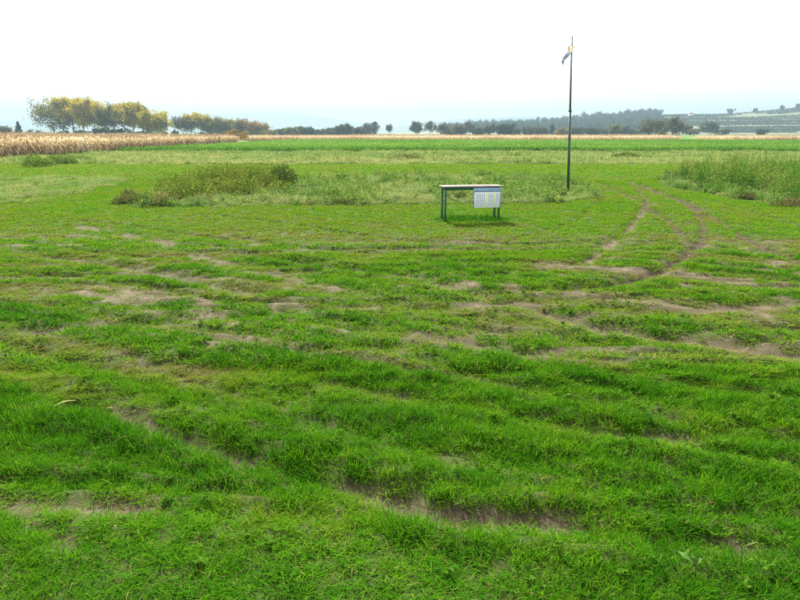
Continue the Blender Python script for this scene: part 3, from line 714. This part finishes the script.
POP = [
 (55, 101, 15, 'olive', 'fan', .75, .22, -.12, 'first poplar of the tall row, sparse grey crown leaning left'),
 (64, 98.5, 9, 'yelgreen', 'poplar', .8, .32, -.03, 'second poplar of the tall row, tall thin olive yellow crown'),
 (74, 97, 10, 'yellow', 'poplar', 1.0, .36, 0, 'third poplar of the tall row, first with a bright yellow top'),
 (84, 97.5, 10, 'yellow', 'poplar', 1.1, .38, .02, 'fourth poplar of the tall row, broad bright yellow crown'),
 (95, 99.5, 10, 'yellow', 'poplar', 1.0, .36, .02, 'fifth poplar of the tall row, yellow crown sloping down to the right'),
 (106, 103, 8, 'olive', 'poplar', .6, .34, 0, 'sixth poplar of the tall row, thinly leaved with sky showing through'),
 (115, 104, 9, 'yelgreen', 'poplar', .8, .36, 0, 'seventh poplar of the tall row, pale yellow crown with gaps'),
 (125, 103.5, 9, 'yelgreen', 'poplar', .8, .38, .0, 'eighth poplar of the tall row, pale crown over bare trunk'),
 (134, 102.5, 9, 'yelgreen', 'poplar', .9, .36, .0, 'ninth poplar of the tall row, rising slightly over its neighbours'),
 (143, 106, 8, 'olive', 'poplar', .9, .34, .0, 'tenth poplar of the tall row, greyish olive crown'),
 (154, 110.5, 11, 'yelgreen', 'round', 1.2, .30, .0, 'last and lowest poplar of the tall row, round yellow crown'),
]
for i, (px, tp, hw, fo, fm, de, cl, le, lb) in enumerate(POP):
    tree('poplar_tree', lb, 'tree', px, tp, Y1 + (i * 37 % 5) * 4, hw * 1.15, fo, fm, de * 2.0, cl - .10, le, i, g1, .72)
Y2 = 370
for i, (px, tp, hw, fo, fm, de, cl, le, lb) in enumerate([
 (184, 115, 9, 'grey', 'fan', .6, .2, -.12, 'grey half-bare tree leaning left, first of the lower row'),
 (191, 113.5, 8, 'yelgreen', 'poplar', 1.0, .3, 0, 'yellow-green tree, second of the lower row'),
 (201, 114, 9, 'yelgreen', 'poplar', 1.1, .3, 0, 'yellowish broad tree, third of the lower row'),
 (211, 117, 8, 'olive', 'round', 1.0, .25, 0, 'olive tree, fourth of the lower row'),
 (221, 118, 9, 'olive', 'round', 1.0, .25, 0, 'greyish olive tree, fifth of the lower row'),
 (233, 120.5, 9, 'olive', 'round', 1.0, .2, 0, 'dull olive tree, sixth of the lower row, above the brown bush'),
 (246, 119.5, 10, 'rust', 'round', 1.2, .2, 0, 'tallest rusty brown tree at the end of the lower row'),
 (258, 122.5, 9, 'rust', 'round', 1.2, .2, 0, 'low rusty brown tree ending the lower row on the right')]):
    tree('field_tree', lb, 'tree', px, tp, Y2 + i * 5, hw * 1.1, fo, fm, de * 1.4, cl - .05, le, 40 + i, g2, .7)
g3 = 'bushes at the foot of the tree rows'
for i, (px, tp, hw, fo, lb) in enumerate([
 (64, 131.5, 5, 'dark', 'low dark bush below the second poplar'),
 (80, 131, 6, 'dark', 'dark bush at the foot of the third and fourth poplars'),
 (98, 129, 6, 'dark', 'dark bush at the foot of the fifth poplar'),
 (108, 127.5, 6, 'dark', 'tall rounded dark bush below the sixth poplar'),
 (118, 129, 6, 'conifer', 'darkest rounded bush below the seventh poplar'),
 (131, 131, 6, 'grey', 'greyish bush below the eighth and ninth poplars'),
 (145, 132, 6, 'dark', 'low dark bush below the tenth poplar'),
 (162, 132.5, 6, 'grey', 'low grey bush right of the last poplar'),
 (175, 130.5, 5, 'grey', 'grey bush in the gap between the two tree rows'),
 (206, 132, 8, 'dark', 'low dark hedge bush below the third and fourth lower trees'),
 (222, 131, 8, 'dark', 'low dark hedge bush below the fifth lower tree'),
 (250, 131, 10, 'dark', 'dark bush below the tallest rusty tree'),
 (266, 130.5, 8, 'olive', 'olive bush just right of the rusty trees')]):
    tree('field_bush', lb, 'bush', px, tp, Y1 - 14 if px < 170 else Y2 - 16, hw, fo, 'bush', 1.4, .1, 0, 70 + i, g3, .6)
tree('spruce_tree', 'dark conical conifer standing alone above the left cornfield', 'tree', 19, 121.5, 330, 6.5, 'conifer', 'conifer', seed=90, leaf=.7)
tree('field_tree', 'grey round tree cut by the left picture edge', 'tree', 2, 126.5, 330, 9, 'grey', 'round', 1.2, .15, 0, 91)
tree('field_bush', 'low grey bush between the conifer and the first poplar', 'bush', 33, 130, 340, 8, 'grey', 'bush', 1.2, seed=92)
tree('hedge_bush', 'brown bush at the far right corner of the left cornfield', 'bush', 236, 129.5, 142, 10, 'rust', 'bush', 1.6, seed=93, leaf=.28)
MID = [
 (272, 130, 6, 'olive', 'bush', 1.4, 'low olive bush starting the dark hedge in the centre left'),
 (283, 129, 6, 'dark', 'round', 1.4, 'dark rounded tree, first in the centre-left hedge'),
 (292, 128, 6, 'olive', 'round', 1.4, 'olive tree, second in the centre-left hedge'),
 (300, 127, 5, 'dark', 'round', 1.4, 'dark upright tree, third in the centre-left hedge'),
 (308, 127.5, 6, 'dark', 'round', 1.4, 'broad dark tree, fourth in the centre-left hedge'),
 (319, 129.5, 6, 'dark', 'round', 1.4, 'low dark tree, last in the centre-left hedge'),
 (331, 128, 6, 'grey', 'round', 1.3, 'grey hazy tree right of the centre-left hedge'),
 (340.5, 125.5, 4.5, 'grey', 'round', 1.3, 'first of two grey-green upright trees left of centre'),
 (348.5, 124, 5, 'dark', 'round', 1.3, 'taller second of two grey-green trees left of centre'),
 (359, 127.5, 5, 'grey', 'round', 1.0, 'low grey tree beside the two airy bare trees'),
 (366.5, 123, 4.5, 'twig', 'round', .35, 'first airy bare tree with round thin crown'),
 (374, 121.5, 4.5, 'twig', 'round', .35, 'second and taller airy bare tree with round thin crown'),
 (362, 131, 12, 'dark', 'bush', 1.4, 'dark low bush under the airy bare trees'),
 (389, 124, 3.5, 'twig', 'narrow', .18, 'lone slender bare tree in the gap left of centre'),
 (416, 122, 5.5, 'grey', 'fan', .9, 'upright grey-green tree right of the open gap'),
 (430, 122, 6, 'twig', 'fan', .45, 'half-bare spreading tree, second right of the gap'),
 (443, 123.5, 5, 'twig', 'fan', .45, 'half-bare upright tree, third right of the gap'),
 (450, 127, 7, 'grey', 'round', 1.3, 'low dense grey tree in the middle of the centre group'),
 (459, 124.5, 6, 'grey', 'round', .8, 'thin-topped grey tree in the centre group'),
 (469, 121.5, 5, 'twig', 'fan', .6, 'tallest upright half-bare tree of the centre group'),
 (479, 128, 6, 'dark', 'round', 1.3, 'low dark tree at the right end of the centre group'),
 (487, 126.5, 4, 'grey', 'narrow', 1.2, 'narrow grey tree left of the broad dark tree'),
 (493, 123.5, 2, 'grey', 'narrow', .7, 'very slender pale tree left of the broad dark tree'),
 (504, 124, 9, 'conifer', 'round', 2.0, 'broad dark green flat-topped tree right of centre'),
 (516, 129.5, 6, 'dark', 'bush', 1.4, 'low bush right of the broad dark tree'),
 (529, 126.5, 6, 'grey', 'round', 1.2, 'grey tree below the wooded ridge'),
 (541, 127.5, 6, 'dark', 'round', 1.4, 'dark round tree left of the slender column tree'),
 (552, 125, 1.8, 'conifer', 'narrow', 1.3, 'slender dark column-shaped tree left of the windsock pole'),
 (563, 128, 6, 'rust', 'round', 1.2, 'brownish tree just left of the windsock pole'),
 (577, 128, 6, 'dark', 'round', 1.3, 'dark tree just right of the windsock pole'),
 (592, 128, 7, 'dark', 'round', 1.3, 'dark broad tree second right of the windsock pole'),
 (604, 129, 6, 'dark', 'round', 1.3, 'low dark tree third right of the windsock pole'),
 (615, 125, 5, 'olive', 'round', 1.1, 'pale yellowish tree between dark ones right of the pole'),
 (624, 127, 5, 'dark', 'round', 1.3, 'small dark tree right of the pale yellowish one'),
 (634, 130, 6, 'dark', 'bush', 1.4, 'low bush left of the two round bare trees'),
 (651.5, 117.5, 10, 'twig', 'round', .45, 'left of the two big round bare trees'),
 (673, 116, 9.5, 'twig', 'round', .5, 'right of the two big round bare trees'),
 (662, 131, 9, 'olive', 'bush', 1.3, 'low bush between the two big round bare trees'),
 (686, 124.5, 4.5, 'olive', 'round', .9, 'small yellowish tree right of the round bare trees'),
 (694, 129, 7, 'grey', 'bush', 1.3, 'low grey bush left of the lone spreading tree'),
 (711, 121.5, 9, 'dark', 'round', .9, 'lone spreading dark tree at the gap in the corn'),
 (725, 129.5, 6, 'grey', 'bush', 1.2, 'low bush right of the lone spreading tree'),
 (762, 129.5, 6, 'dark', 'bush', 1.3, 'low bush between the two thin masts'),
]
for i, (px, tp, hw, fo, fm, de, lb) in enumerate(MID):
    Yd = 330 if 640 < px < 690 and fo == 'twig' else (420 if px < 520 else 440) + (i * 53 % 7) * 6
    tree('field_bush' if fm == 'bush' else 'field_tree', lb, 'bush' if fm == 'bush' else 'tree', px, tp, Yd, hw, fo, fm, de, .08 if de > 1 else .22, 0, 120 + i, 'trees along the far edge of the fields', .75)
for i, (px, rise, hw, lb) in enumerate([(727, 2.6, 3.2, 'rounded lone tree on the terraced hill crest'), (752, 1.6, 2, 'small lone tree on the rising hill crest'), (779, 1.6, 2.2, 'tree on the hill crest near the right edge'), (794, 1.8, 2.4, 'last tree on the hill crest at the right edge')]):
    xx = at(px, 133, 1240)[0]; zb = float(hz_r(np.array([xx]), np.array([-10.0]))[0])
    tr_ = tree('hill_tree', lb, 'tree', px, 133 - (rise + .1) - 1.2, 1240, hw, 'dark', 'bush', 1.5, seed=300 + i, leaf=1.6); tr_.location.z = zb - .5

# ------------------------------------------------------------------ shrubs and weeds in the field
M['bramble'] = leafy('thicket_leaves', (.06, .095, .012), (.10, .145, .018), (.17, .19, .035), 1.6, .35)
M['bramble_d'] = leafy('dark_bush_leaves', (.045, .075, .014), (.075, .115, .018), (.12, .15, .03), 1.6, .3)
M['shrubg'] = leafy('bright_shrub_leaves', (.05, .10, .012), (.085, .15, .018), (.13, .19, .035), 1.2, .38)
M['stem'] = plain('weed_stem', (.16, .13, .06), .8, .2, 5)
M['tuss_brown'] = leafy('brown_dead_weed', (.065, .09, .02), (.11, .115, .032), (.165, .15, .055), 3, .25)
M['tuss_straw'] = leafy('straw_coloured_grass', (.12, .14, .04), (.22, .20, .07), (.32, .28, .12), 3, .3)
def thicket(name, label, blobs, n, lsize, m, cat='bush', stems=60, seed=1):
    """blobs: (x, y, half width x, half width y, height)"""
    r = np.random.default_rng(seed); bx = np.array(blobs, float); c0 = bx[:, :2].mean(0); o = empty(name, (c0[0], c0[1], float(ground_z(*c0)[0]))); tag(o, label, cat)
    wgt = bx[:, 2] * bx[:, 3] * bx[:, 4]; sel = r.choice(len(bx), n, p=wgt / wgt.sum()); B = bx[sel]
    a = r.uniform(0, 6.28, n); q = np.sqrt(r.uniform(0, 1, n)) ; x = B[:, 0] + np.cos(a) * q * B[:, 2]; y = B[:, 1] + np.sin(a) * q * B[:, 3]
    top = B[:, 4] * np.sqrt(np.clip(1 - q ** 2 * .85, .05, 1)) * (.62 + .75 * fbm(x * 1.8, y * 1.8, seed + 7, 3))
    z = top * r.uniform(.03, 1, n) ** .6 + r.exponential(.03, n) * (r.uniform(size=n) < .15) * 3
    mb = MB(); mb.leaves(np.c_[x - c0[0], y - c0[1], z], lsize * r.uniform(.5, 1.4, n), r, .5, .6)
    st = MB(); k = r.integers(0, n, stems)
    for i in k:
        p = np.array([x[i] - c0[0], y[i] - c0[1], 0]); e = p + [r.normal() * .12, r.normal() * .12, top[i] * r.uniform(.8, 1.12)]
        st.tube([p - [0, 0, .05], (p + e) / 2 + r.normal(0, .03, 3), e], [.008, .006, .003], 3, False)
    tag(st.build('stems', M['stem'], o), kind='stuff'); mb.build('foliage', m, o); return o
def gp(px, py): return G(px, py)
bl = []
for px, py, wx_, wy_, h_ in [(165,200,.8,.7,.42),(190,198,.9,.8,.58),(215,196,.9,.8,.66),(240,195,.9,.8,.66),(180,194,.9,.8,.75),(205,191,1.0,.9,.95),(235,190,1.0,.9,.98),(260,190,.9,.8,.9),(225,186,1.1,1,1.0),(262,186,.9,.9,1.0),(280,193,.7,.6,.5)]:
    bl.append((*gp(px, py), wx_, wy_, h_))
thicket('bramble_thicket', 'broad olive green thicket of weeds in the rough bed left of the table', bl, 15000, .085, M['bramble'], 'thicket', 170, 5)
thicket('round_bush', 'small dark rounded bush at the right end of the olive thicket', [(*gp(288, 187), .45, .45, .9), (*gp(278, 188), .5, .45, .85)], 2600, .075, M['bramble_d'], 'bush', 24, 6)
thicket('dead_weed_clump', 'brown dead weed clump at the left tip of the rough bed', [(*gp(123, 204), .30, .3, .30), (*gp(131, 202), .35, .3, .42), (*gp(140, 203), .35, .3, .28)], 1300, .07, M['tuss_brown'], 'weed clump', 30, 7)
thicket('straw_tussock', 'straw-coloured tussock at the front edge left of the thicket', [(*gp(158, 206), .25, .25, .28), (*gp(163, 205), .3, .25, .40)], 900, .07, M['tuss_straw'], 'tussock', 30, 8)
thicket('dead_weed_clump', 'brown patch of dead weeds at the front of the bed left of the table', [(*gp(345, 204), .38, .25, .22)], 700, .05, M['tuss_brown'], 'weed clump', 14, 9)
thicket('dead_weed_clump', 'dark brown weed clump right of the tall weeds near the right edge', [(*gp(783, 207), .4, .35, .16), (*gp(794, 206), .45, .35, .26)], 1200, .06, M['tuss_brown'], 'weed clump', 24, 10)
thicket('dead_weed_clump', 'small brown clump at the front foot of the tall weeds', [(*gp(745, 199), .3, .25, .25)], 600, .05, M['tuss_brown'], 'weed clump', 14, 12)
thicket('shrub_clump', 'dark green shrubs before the cornfield near the left edge', [(*gp(35, 167), .8, .7, .75), (*gp(44, 166), .8, .7, .6), (*gp(60, 164), 1.3, .8, .65), (*gp(78, 162), 1.2, .8, .5)], 4000, .12, M['shrubg'], 'shrub', 40, 13)
thicket('dark_weed', 'dark low weed in the pale strip right of the windsock pole', [(*gp(625, 158), 1.3, .9, .5)], 1100, .13, M['bramble_d'], 'weed clump', 20, 14)
thicket('reddish_weed', 'reddish brown dock patch in the pale strip above the table', [(*gp(406, 160), 1.6, 1.0, .45)], 900, .13, M['tuss_brown'], 'weed clump', 20, 15)

weed = [leaf_plant(1.15, .35, 5, 22, .12, M['herb'], r, 4, .35, .006) for _ in range(5)]
lib_weed = library('tall_weed', weed)
x, y = in_poly(poly([(668,176),(700,186),(745,191),(800,197),(900,205),(1040,218),(1040,176),(880,171),(760,172),(700,172)]), 7, .2); n = len(x)
hh = (.34 + .42 * sst(.25, .75, fbm(x * 1.1, y * 1.1, 55, 3))) * sst(6.5, 8.2, x * 1.0 - 0 * y) * .9 + .12; s = r.uniform(.8, 1.25, n)
scatter('tall_weeds', lib_weed, np.c_[x, y, ground_z(x, y)], np.c_[s, s, hh * (r.uniform(.55, 1.1, n) + .55 * (r.uniform(size=n) < .14))], rnd_rot(n, r, .08), r.integers(0, 5, n), .50 + 1.1 * (fbm(x * .9, y * .9, 56, 3) - .5) + r.normal(0, .18, n), 'dense stand of tall grey-green weeds at the right', 'weeds')
M['herb_one'] = leafy('single_weed_leaves', (.07, .11, .03), (.11, .16, .04), (.17, .19, .07), 2, .35)
g = G(665, 182); o = empty('tall_weed', (g[0], g[1], float(ground_z(*g)[0]))); tag(o, 'single leafy weed standing apart left of the tall weed stand', 'weed')
mw = MB(); ms = MB(); rr = np.random.default_rng(3)
for s_ in range(4):
    b0 = rr.normal(0, .06, 3) * [1, 1, 0]; tp_ = b0 + [rr.normal() * .06, rr.normal() * .06, rr.uniform(.42, .72)]; ms.tube([b0 - [0, 0, .03], tp_], [.006, .003], 4)
    f = rr.uniform(.15, 1, 60); mw.leaves(b0 + (tp_ - b0) * f[:, None] + rr.normal(0, .045, (60, 3)), .07, rr, .4)
ms.build('stem', M['stem'], o); mw.build('leaves', M['herb_one'], o)

# a dock plant and a dry maize leaf in the near grass
M['dock'] = plain('dock_leaf', (.045, .10, .015), .7, .25, 30, .1)
g = G(694, 577); o = empty('dock_plant', (g[0], g[1], float(ground_z(*g)[0]))); tag(o, 'broad-leaved dock plant in the near grass at lower right', 'weed plant')
for az, L in ((2.3, .11), (1.7, .05), (.5, .06)):
    V = []; d = np.array([math.cos(az), math.sin(az), 0]); sd = np.array([-math.sin(az), math.cos(az), 0]); Q = []
    for k in range(8):
        f = k / 7; wdt = L * .17 * math.sin(math.pi * min(1, f * .93 + .06)) ** .8; c = d * L * f + np.array([0, 0, .045 + .035 * math.sin(f * 2.2)])
        rip = .006 * math.sin(k * 2.1); V += [c - sd * wdt + [0, 0, .008 + rip], c + [0, 0, 0], c + sd * wdt + [0, 0, .008 - rip]]
        if k: b_ = 3 * k; Q += [[b_ - 3, b_ - 2, b_ + 1, b_], [b_ - 2, b_ - 1, b_ + 2, b_ + 1]]
    link('leaf', np_mesh('leaf', V, Q, None, M['dock'], True), o)
M['straw'] = plain('dry_straw', (.20, .21, .075), .8, .15, 20, 0)
a_, b_ = G(53, 408), G(76, 402); V, Q = [], []
zs = float(ground_z(*((a_ + b_) / 2))[0]) + .080
d = (b_ - a_); L = np.linalg.norm(d); d /= L; sd = np.array([-d[1], d[0]])
for k in range(9):
    f = k / 8; c = a_ + d * L * f; wdt = .014 * (.35 + .65 * math.sin(math.pi * (.15 + .8 * f)))
    zz_ = zs + .02 * math.sin(f * 3)
    for q in (-1, 0, 1): V.append([*(c + sd * wdt * q), zz_ + (.006 if q else 0)])
    if k: i0 = 3 * k; Q += [[i0 - 3, i0 - 2, i0 + 1, i0], [i0 - 2, i0 - 1, i0 + 2, i0 + 1]]
tag(link('dry_leaf', np_mesh('dry_leaf', V, Q, None, M['straw'], True)), 'pale dry maize leaf lying on the grass at left', 'dry leaf')

# ------------------------------------------------------------------ table with notice board
M['green_paint'] = plain('green_painted_wood', (.010, .085, .026), .55, .3, 14, .4)
M['table_top'] = plain('weathered_table_top', (.17, .15, .13), .8, .3, 6, .1)
M['blue'] = plain('blue_painted_frame', (.22, .34, .50), .5, .15, 10, .4)
M['panel'] = plain('white_board_panel', (.72, .78, .68), .45, .05, 12, .4)
M['cell'] = plain('lilac_grid_cells', (.36, .37, .62), .5, .12, 30, .35)
M['lime'] = plain('yellow_green_dividers', (.55, .68, .22), .5, .1, 20, .35)
A_, B_ = G(445, 222), G(498.3, 220.8); dv = B_ - A_; W_ = np.linalg.norm(dv); rz = math.atan2(dv[1], dv[0])
H_ = float(at(444, 187.5, A_[1])[2]); zb = float(min(ground_z(*A_)[0], ground_z(*B_)[0]))
tb_ = empty('work_table', (*A_, zb), rz); tag(tb_, 'narrow green-legged outdoor table on the mown grass', 'table')
D_ = .36; HT = H_ - zb
for x_, y_ in ((0, 0), (W_, 0), (0, D_), (W_, D_)):
    mb = MB(); mb.box((x_, y_, HT / 2 - .10), (.052, .052, HT + .17), None, .006); mb.build('leg', M['green_paint'], tb_)
mb = MB(); mb.box((W_ / 2, D_ / 2, HT + .014), (W_ + .16, D_ + .14, .026), None, .004); top_ = mb.build('table_top', M['table_top'], tb_)
for y_ in (0, D_):
    mb = MB(); mb.box((W_ / 2, y_, HT - .038), (W_ - .07, .03, .07), None, .004); mb.build('rail', M['green_paint'], tb_)
for x_ in (0, W_):
    mb = MB(); mb.box((x_, D_ / 2, HT - .038), (.03, D_ - .07, .07), None, .004); mb.build('rail', M['green_paint'], tb_)
# board hangs at the front of the right half
x0, x1 = W_ * .50, W_ + .02; bw = x1 - x0; bh = .50; yb = -.058
bo = empty('notice_board', (*(A_ + np.array([math.cos(rz), math.sin(rz)]) * (x0 + bw / 2) + np.array([-math.sin(rz), math.cos(rz)]) * yb), zb + HT - .02 - bh), rz)
tag(bo, 'white gridded notice board in a blue frame hung on the table front', 'notice board')
mb = MB(); mb.box((0, 0, bh / 2), (bw, .022, bh), None, .003); mb.build('backing', M['blue'], bo)
fr_h = .10                                             # tall blue header above the panel
mb = MB(); mb.box((-bw / 2 + .012, -.016, bh / 2), (.024, .02, bh - .01), None, .003); mb.build('frame_side', M['blue'], bo)
mb = MB(); mb.box((bw / 2 - .012, -.016, bh / 2), (.024, .02, bh - .01), None, .003); mb.build('frame_side', M['blue'], bo)
mb = MB(); mb.box((0, -.016, bh - fr_h / 2), (bw - .052, .02, fr_h - .012), None, .003); mb.build('header', M['blue'], bo)
pw, ph = bw - .058, bh - fr_h - .012
mb = MB(); mb.box((0, -.015, .006 + ph / 2), (pw, .012, ph), None, .002); mb.build('panel', M['panel'], bo)
nr = 7; rh = (ph - .05) / nr
def cells(cx0, ncol, cw):
    for c in range(ncol):
        mb = MB()
        for r_ in range(nr): mb.box((cx0 + cw * (c + .5), -.0235, .03 + rh * (r_ + .5)), (cw * .62, .007, rh * .6), None, .0015)
        mb.build('cell_column', M['cell'], bo)
u_ = pw / 13.2; xs_ = -pw / 2 + u_ * .6
cells(xs_, 5, u_); cells(xs_ + u_ * 6.3, 3, u_); cells(xs_ + u_ * 10.3, 2, u_)
for cx in (xs_ + u_ * 5.65, xs_ + u_ * 9.75):
    mb = MB(); mb.box((cx, -.0235, .006 + ph / 2), (u_ * .5, .006, ph - .03), None, .001); mb.build('divider', M['lime'], bo)

# ------------------------------------------------------------------ windsock pole
M['pole'] = plain('dark_green_pole_paint', (.012, .055, .032), .45, .3, 6, .5)
M['pole_u'] = plain('pole_sky_bleed_grey', (.14, .15, .14), .45, .2, 6, .5, metal=.4)  # bright sky bleed and haze painted into the upper pole's colour as grey
g = G(568, 194); pb = np.array([g[0], g[1], float(ground_z(*g)[0])]); pt = at(572, 37, g[1])
po = empty('windsock_pole', tuple(pb)); tag(po, 'tall thin dark green windsock pole at the right tip of the rough bed', 'pole')
ax = pt - pb
mb = MB(); mb.tube([ax * -.03, ax * .55], [.050, .045], 12); mb.build('lower_tube', M['pole'], po, smooth=True)
mb = MB(); mb.tube([ax * .552, ax * .80, ax], [.037, .032, .026], 12); mb.build('upper_tube', M['pole_u'], po, smooth=True)
mb = MB(); mb.tube([ax * .538, ax * .558], [.054, .054], 12); mb.build('joint_collar', M['pole'], po)
mb = MB(); mb.tube([ax * 1.0005, ax * 1.004], [.028, .02], 12); mb.build('cap', M['pole_u'], po)
hp = at(570.8, 44.5, g[1] - .03); tip = at(562, 64.5, g[1] - .12)
SK = {'orange': (.80, .68, .56), 'white': (.82, .82, .80), 'blue': (.52, .58, .66), 'dark': (.52, .52, .58)}
ws = empty('windsock', tuple(hp)); tag(ws, 'limp orange, white and blue windsock hanging from the pole top', 'windsock')
for k, v in SK.items():
    m, t = mat('windsock_' + k); n_ = noise(t, 20, 3); finish(t, ramp(t, n_, [(.3, tuple(q * .88 for q in v)), (.7, v)]), .7, .6, v, 0); M['ws_' + k] = m
dv3 = tip - hp
def sock(name, f0, f1, r0, r1, mt, bend=0.0):
    mb = MB(); f = np.linspace(f0, f1, 7); ptl = np.array([dv3 * q + np.array([.05 * math.sin(q * 7), .03 * math.cos(q * 5), -.06 * math.sin(q * 3.1)]) for q in f])
    rad = np.linspace(r0, r1, 7) * (1 + .12 * np.sin(f * 60))
    mb.tube(ptl, rad, 14, False); o = mb.build(name, mt, ws, smooth=True)
    sm = o.modifiers.new('cloth', 'SOLIDIFY'); sm.thickness = .002
    return o
sock('orange_band', .06, .26, .105, .088, M['ws_orange']); sock('white_band', .26, .42, .088, .076, M['ws_white'])
sock('blue_band', .42, .66, .076, .055, M['ws_blue']); sock('white_band', .66, .74, .055, .048, M['ws_white']); sock('dark_tail', .74, 1.0, .048, .02, M['ws_dark'])
mb = MB(); a8 = np.linspace(0, 2 * np.pi, 17); hd = dv3 / np.linalg.norm(dv3); u1 = np.cross(hd, [0, 1, 0]); u1 /= np.linalg.norm(u1); u2 = np.cross(hd, u1)
c0 = dv3 * .06 + np.array([.05 * math.sin(.42), .03 * math.cos(.3), -.06 * math.sin(.186)])
mb.tube([c0 + .107 * (math.cos(q) * u1 + math.sin(q) * u2) for q in a8], .005, 5, False); mb.build('hoop', M['pole_u'], ws)
f_at = pb + ax * .955; pl = f_at - hp
for q in (0, 2.1, 4.2):
    mb = MB(); mb.tube([pl, c0 + .107 * (math.cos(q) * u1 + math.sin(q) * u2)], .003, 4, False); mb.build('cord', M['pole_u'], ws)

# ------------------------------------------------------------------ masts and houses far off
M['mast'] = plain('dark_mast', (.05, .05, .05), .7)
for px, tp, lb in ((757, 122.5, 'left of two thin dark masts below the terraced hill'), (767, 121, 'right of two thin dark masts below the terraced hill')):
    p = at(px, 133, 430); h = at(px, tp, 430)[2]; o = empty('mast', (p[0], 430, 0)); tag(o, lb, 'mast', 'thin masts below the hill')
    mb = MB(); mb.tube([(0, 0, -.3), (0, 0, h)], [.17, .11], 8); mb.build('pole', M['mast'], o)
    mb = MB(); mb.box((0, 0, h - .7), (1.6, .14, .14)); mb.build('crossarm', M['mast'], o)
M['plaster'] = plain('white_plaster', (.78, .76, .72), .8, .05, 1); M['tiles'] = plain('brown_roof_tiles', (.22, .11, .07), .8, .2, 1); M['glass'] = plain('dark_window_glass', (.03, .035, .04), .2)
for px, v_, sc_, lb in ((639.5, -150, 1.0, 'small white house on the hillside left of the round bare trees'), (689, -60, .8, 'tiny pale hut high on the vineyard slope')):
    Yh = 1250 + v_; xh = at(px, 133, Yh)[0]; zh = float(hz_r(np.array([xh]), np.array([float(v_)]))[0])
    o = empty('hillside_house', (xh, Yh, zh), .2); o.scale = (sc_,) * 3; tag(o, lb, 'house')
    mb = MB(); mb.box((0, 0, 2), (8, 7, 6)); wl = mb.build('wall', M['plaster'], o)
    mb = MB(); mb.add([(-4.4, -3.9, 5), (4.4, -3.9, 5), (4.4, 3.9, 5), (-4.4, 3.9, 5), (-4.4, 0, 8), (4.4, 0, 8)], [[0, 1, 5, 4], [2, 3, 4, 5], [3, 2, 1, 0]], [[0, 4, 3], [1, 2, 5]]); mb.build('roof', M['tiles'], o)
    for wx2 in (-2, 2):
        mb = MB(); mb.box((wx2, -3.52, 3), (1.2, .08, 1.4)); mb.build('window', M['glass'], o)

# ------------------------------------------------------------------ haze over the plain
mb = MB(); mb.box((0, 2500, 87.0), (9000, 5300, 178))
m, t = mat('autumn_haze'); pv = N(t, 'ShaderNodeVolumePrincipled'); o_ = N(t, 'ShaderNodeOutputMaterial')
pv.inputs['Color'].default_value = (.205, .283, .365, 1); pv.inputs['Density'].default_value = .00041; pv.inputs['Anisotropy'].default_value = .25
t.links.new(pv.outputs[0], o_.inputs['Volume'])
tag(mb.build('haze', m), 'thin bluish autumn haze over the whole plain', 'haze', kind='stuff')
